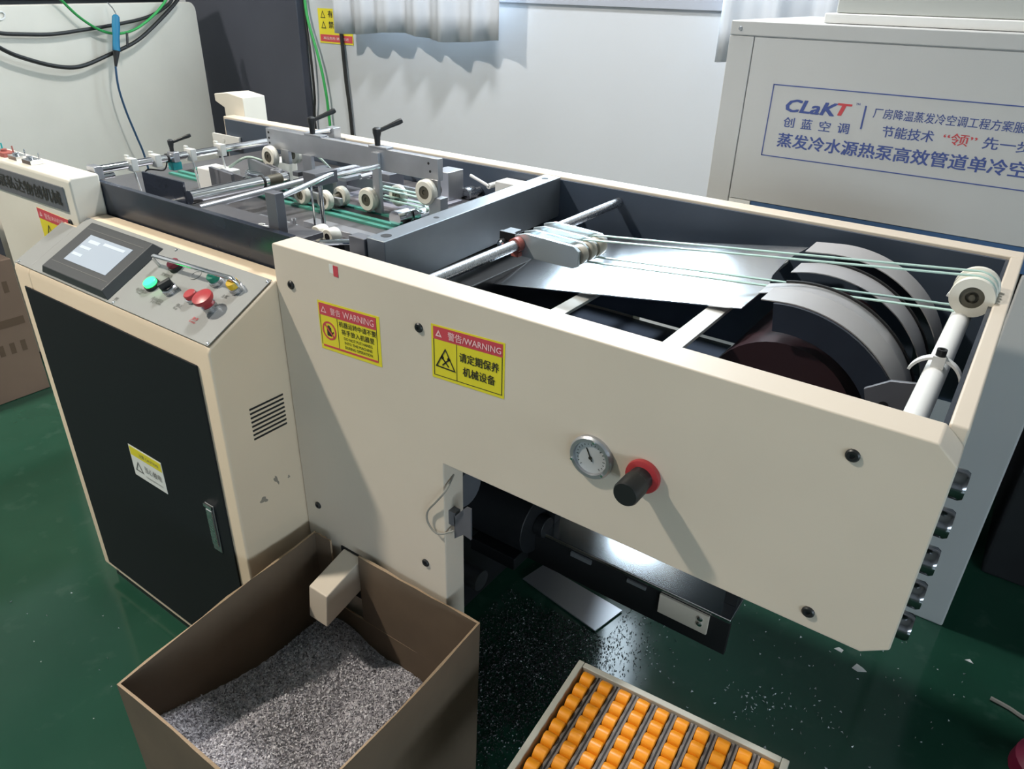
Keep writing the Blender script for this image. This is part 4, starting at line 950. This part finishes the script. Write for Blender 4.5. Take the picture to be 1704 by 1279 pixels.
text('高压危险 禁止靠近', STICKW, pst, (-2.16,WY-0.005,1.414), XD, ZD, w=0.20, h=0.014)
for z in (1.532, 1.480):
    mb = MB(); a = [(-2.272,z-0.018),(-2.232,z-0.018),(-2.252,z+0.02)]; c = (-2.252,z-0.006); b2 = [(c[0]+(p[0]-c[0])*0.66,c[1]+(p[1]-c[1])*0.66) for p in a]
    P = lambda p: (p[0],WY-0.0046,p[1]); mb.add([P(p) for p in a]+[P(p) for p in b2],[(0,1,4,3),(1,2,5,4),(2,0,3,5)]); mb.build('warning_triangle', INK, pst)
colm = bx(-3.45,-2.405,2.145,2.199,0.001,ZC-0.01).build('steel_column', SLATE, bevel=0.004)
tag(colm, 'tall dark slate grey column against the back wall', 'column')
def cable(name, pts, r, m, label, k=6, cat='cable'):
    g = MB(); g.tube(smooth_path(pts, k), r, 8); o = g.build(name, m); return tag(o, label, cat)
cable('power_cable', [(-2.390,2.192,2.2),(-2.385,2.19,1.75),(-2.384,2.185,1.51),(-2.355,2.17,1.33),(-2.36,2.175,1.10),(-2.386,2.18,0.9),(-2.39,2.185,0.1)], 0.007, CABLE, 'black cable hanging down the wall beside the dark column')
cable('earth_cable', [(-2.378,2.192,2.2),(-2.372,2.185,1.75),(-2.360,2.175,1.53),(-2.295,2.17,1.33),(-2.262,2.17,1.18),(-2.250,2.175,0.95),(-2.25,2.185,0.1)], 0.008, CABLEG, 'green cable hanging down the wall beside the black cable')
cable('power_cable', [(-2.118,2.188,1.60),(-2.105,2.185,1.43),(-2.092,2.182,1.2),(-2.078,2.185,0.94),(-2.07,2.188,0.1)], 0.010, CABLE, 'black cable running down the wall from under the curtain')

# ------------------------------------------------------------------ cream housing at the left with cables and air gun
PU = Vector((-0.34,0.94,0)).normalized(); PN = Vector((PU.y,-PU.x,0)); PQ = Vector((-2.75,1.1,0))
def pw_(s_, z, off=0.0): return PQ+PU*s_+PN*off+Vector((0,0,z))
hs = thing('machine_housing', 'plain cream machine housing with rounded corner behind the feeder', 'machine', pw_(0.1,0,-0.2))
rc = 0.05; prof = [(-0.70,0.04),(0.902,0.04),(0.902,1.570-rc)]
prof += [(0.902-rc+rc*math.cos(t), 1.570-rc+rc*math.sin(t)) for t in [math.radians(a) for a in (15,30,45,60,75)]]+[(0.902-rc,1.570),(-0.70,1.570)]
n = len(prof); g = MB()
g.add([pw_(s_,z) for s_,z in prof]+[pw_(s_,z,-0.06) for s_,z in prof],[tuple(range(n)),tuple(range(2*n-1,n-1,-1))]+[(i,n+i,n+(i+1)%n,(i+1)%n) for i in range(n)])
g.build('housing_panel', CREAM2, hs, bevel=0.006, segs=3)
def pbox(s0,s1,o0,o1,z0,z1): return MB().obox(pw_((s0+s1)/2,(z0+z1)/2,(o0+o1)/2),(PU,PN,(0,0,1)),((s1-s0)/2,(o1-o0)/2,(z1-z0)/2))
pbox(-0.68,0.80,-0.40,-0.061,0.0,1.45).build('housing_core', SLATE, hs)
pbox(-0.70,0.80,-0.30,-0.07,1.585,1.80).build('housing_hood', SLATE, hs, bevel=0.004)
pbox(-0.65,0.75,-0.28,-0.09,1.45,1.585).build('hood_riser', DARK, hs)
g = MB(); g.tube([pw_(-0.56,1.515,0.004),pw_(-0.43,1.515,0.004),pw_(-0.415,1.522,0.004),pw_(-0.41,1.535,0.004),pw_(-0.42,1.545,0.004),pw_(-0.56,1.548,0.004)],0.004,8); g.build('handle_recess', WHITEPAINT, hs)
def pcable(name, pts, r, m, label, off=0.035, cat='cable'): return cable(name, [pw_(s_,z,off) for s_,z in pts], r, m, label, 6, cat)
pcable('power_cable', [(-0.66,1.50),(-0.491,1.466),(-0.371,1.456),(-0.207,1.449),(-0.022,1.459),(0.224,1.477),(0.455,1.505),(0.626,1.559),(0.68,1.60)], 0.0085, CABLE, 'upper thick black cable drooping across the cream housing', 0.03)
pcable('power_cable', [(-0.66,1.50),(-0.513,1.404),(-0.405,1.359),(-0.252,1.317),(-0.111,1.306),(0.077,1.342),(0.284,1.391),(0.440,1.456),(0.641,1.559),(0.70,1.60)], 0.0095, CABLE, 'lower thick black cable sagging across the cream housing', 0.055)
pcable('earth_cable', [(-0.15,1.61),(-0.125,1.589),(-0.041,1.517),(0.073,1.456),(0.189,1.435),(0.325,1.452),(0.481,1.513),(0.598,1.583),(0.63,1.62)], 0.0065, CABLEG, 'green cable looping across the cream housing', 0.045)
gun = thing('air_gun', 'blue air blow gun hanging on the cream housing', 'air gun', pw_(0.105,1.29,0.08))
g = MB(); a = pw_(0.155,1.522,0.085); b_ = pw_(0.108,1.362,0.085); g.lathe(a, b_-a, [(0.010,0),(0.017,0.008),(0.019,0.05),(0.016,0.10),(0.018,(b_-a).length)], 18); g.build('gun_body', GUNBLUE, gun)
g = MB(); c = pw_(0.082,1.292,0.085); g.lathe(b_, c-b_, [(0.0165,0),(0.014,0.02),(0.006,(c-b_).length)], 16); g.build('gun_nozzle', BLACK, gun)
g = MB(); g.tube([pw_(0.195,1.44,0.095),pw_(0.180,1.40,0.10),pw_(0.172,1.375,0.10)],0.006,8); g.build('gun_trigger', BLACK, gun)
g = MB(); g.tube([pw_(0.158,1.525,0.085),pw_(0.172,1.55,0.06),pw_(0.18,1.575,0.03)],0.003,8); g.build('gun_hook', STEEL, gun)
g = MB(); g.tube(smooth_path([pw_(0.080,1.292,0.085),pw_(0.070,1.194,0.085),pw_(0.088,1.075,0.085),pw_(0.123,0.950,0.085),pw_(0.154,0.829,0.085),pw_(0.17,0.60,0.08),pw_(0.12,0.20,0.08),pw_(0.10,0.008,0.10)]),0.0055,8)
tag(g.build('air_hose', CABLEB), 'thin blue air hose hanging below the blow gun', 'hose')

# ------------------------------------------------------------------ cartons on the floor at the left
def carton(x0,x1,y0,y1,z0,z1,label,tape_z=None):
    t = thing('carton', label, 'carton', ((x0+x1)/2,(y0+y1)/2,z0))
    bx(x0,x1,y0,y1,z0+0.0005,z1).build('carton_body', CARTON, t, bevel=0.004)
    if tape_z: bx(x1+0.0001,x1+0.0012,y0+0.02,y1-0.02,tape_z,tape_z+0.035).build('printed_band', CARDPRINT, t)
    for k in range(7):
        y = y1-0.05-k*0.045; bx(x1+0.0001,x1+0.0009,y-0.012,y+0.008,(z0+z1)/2-0.10,(z0+z1)/2-0.05).build('printed_mark', CARDPRINT, t)
        bx(x1+0.0001,x1+0.0009,y-0.012,y+0.008,z1-0.14,z1-0.09).build('printed_mark', CARDPRINT, t)
    return t
carton(-2.56,-2.22,-0.55,0.315,0.0,0.625,'brown printed carton standing on the floor left of the cabinet',0.335)
carton(-2.60,-2.26,-0.60,0.240,0.626,1.02,'dark brown carton stacked on top of the printed carton')

# ------------------------------------------------------------------ floor litter
sheet = MB(); q = [(0.264,0.594),(0.283,0.690),(0.589,0.664),(0.563,0.542)]; q = [(0.264,0.594),(0.563,0.542),(0.589,0.664),(0.283,0.690)]
sheet.hexa([(x,y,0.004) for x,y in q],[(x,y,0.008) for x,y in q]); tag(sheet.build('metal_sheet', CHUTESHEET), 'grey smooth sheet lying on the chips under the machine', 'sheet')
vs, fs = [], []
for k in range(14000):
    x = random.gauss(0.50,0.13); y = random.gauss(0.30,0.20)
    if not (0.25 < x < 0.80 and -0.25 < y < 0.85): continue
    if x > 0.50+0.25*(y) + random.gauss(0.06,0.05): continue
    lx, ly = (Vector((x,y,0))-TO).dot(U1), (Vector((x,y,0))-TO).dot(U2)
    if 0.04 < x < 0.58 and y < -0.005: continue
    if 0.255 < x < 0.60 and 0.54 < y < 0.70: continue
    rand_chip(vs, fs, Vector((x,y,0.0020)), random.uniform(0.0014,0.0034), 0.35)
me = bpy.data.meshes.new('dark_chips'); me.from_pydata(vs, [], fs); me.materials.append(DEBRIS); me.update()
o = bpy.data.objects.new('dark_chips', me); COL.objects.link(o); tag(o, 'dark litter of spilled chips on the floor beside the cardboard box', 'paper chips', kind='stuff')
vs, fs = [], []
def litter(n_, fx, fy, s0=0.002, s1=0.0045):
    k = 0
    while k < n_:
        x, y = fx(), fy(); L = (Vector((x,y,0))-TO); a, b_ = L.dot(U1), L.dot(U2)
        if 0.255 < x < 0.60 and 0.53 < y < 0.70: continue
        k += 1; rand_chip(vs, fs, Vector((x,y,0.0022)), random.uniform(s0,s1), 0.2)
litter(120, lambda: random.gauss(0.66,0.07), lambda: random.gauss(0.56,0.09))
litter(110, lambda: random.uniform(0.75,1.5), lambda: random.uniform(0.45,1.1))
litter(45, lambda: random.gauss(1.02,0.06), lambda: random.gauss(0.56,0.05))
litter(30, lambda: random.gauss(1.16,0.06), lambda: random.gauss(0.62,0.06))
litter(12, lambda: random.uniform(-1.0,-0.3), lambda: random.uniform(-0.5,-0.25))
me = bpy.data.meshes.new('white_chips'); me.from_pydata(vs, [], fs); me.materials.append(CONFETTI); me.update()
o = bpy.data.objects.new('white_chips', me); COL.objects.link(o); tag(o, 'sparse white confetti chips scattered over the green floor', 'paper chips', kind='stuff')
def scrap(x, y, pts, label):
    g = MB(); g.prism([(x+a,y+b_) for a,b_ in pts], 'z', 0.0008, 0.0022); tag(g.build('paper_scrap', PAPER), label, 'paper scrap')
scrap(1.236,0.880,[(-0.016,-0.012),(0.0,-0.016),(0.022,-0.002),(0.010,0.006),(-0.008,0.012)], 'largest white paper scrap on the floor below the machine end')
scrap(1.172,0.916,[(-0.012,-0.006),(0.010,-0.008),(0.012,0.004),(-0.002,0.008)], 'small crumpled white scrap close under the panel corner')
scrap(1.49,1.10,[(-0.010,-0.003),(0.012,-0.004),(0.002,0.008)], 'tiny triangular white scrap near the air conditioner foot')
g = MB(); g.lathe((1.70,0.80,0.0),(0,0,1),[(0.075,0),(0.09,0.01),(0.085,0.05),(0.05,0.075),(0,0.08)],24)
tag(g.build('plastic_bag', CRIMSON), 'crimson plastic bag lying at the far right floor edge', 'bag')
g = MB(); g.tube(smooth_path([(1.555,0.985,0.006),(1.60,0.978,0.006),(1.64,0.965,0.006),(1.74,0.95,0.006),(1.85,1.0,0.006)]),0.006,6)
tag(g.build('grey_strap', GREYWIRE), 'short grey strap lying on the dark floor at the right', 'strap')

# ------------------------------------------------------------------ ceiling lamps
for i, (x, y, z, w, sz_, col_) in enumerate(LAMPS):
    lp = thing('ceiling_lamp', ['high bay lamp hanging at the front left of the workshop', 'high bay lamp hanging straight over the machine'][i], 'lamp', (x,y,z+0.02), 'high bay lamps')
    g = MB(); g.lathe((x,y,z+0.02),(0,0,1),[(0.24,0),(0.23,0.02),(0.08,0.16),(0.06,0.24),(0.0,0.24)],28); g.build('lamp_shade', LAMPBODY, lp)
    g = MB(); g.cyl((x,y,z+0.26),(x,y,ZC-0.001),0.006,8); g.build('lamp_cord', BLACK, lp)
    g = MB(); g.lathe((x,y,z+0.006),(0,0,1),[(0.0,0),(0.10,0.002),(0.15,0.013)],24); g.build('lamp_diffuser', LAMPGLOW, lp)
    ld = bpy.data.lights.new('lamp_light', 'AREA'); ld.shape = 'DISK'; ld.size = sz_; ld.energy = w; ld.color = col_
    lo = bpy.data.objects.new('lamp_light', ld); COL.objects.link(lo); lo.location = (x,y,z)
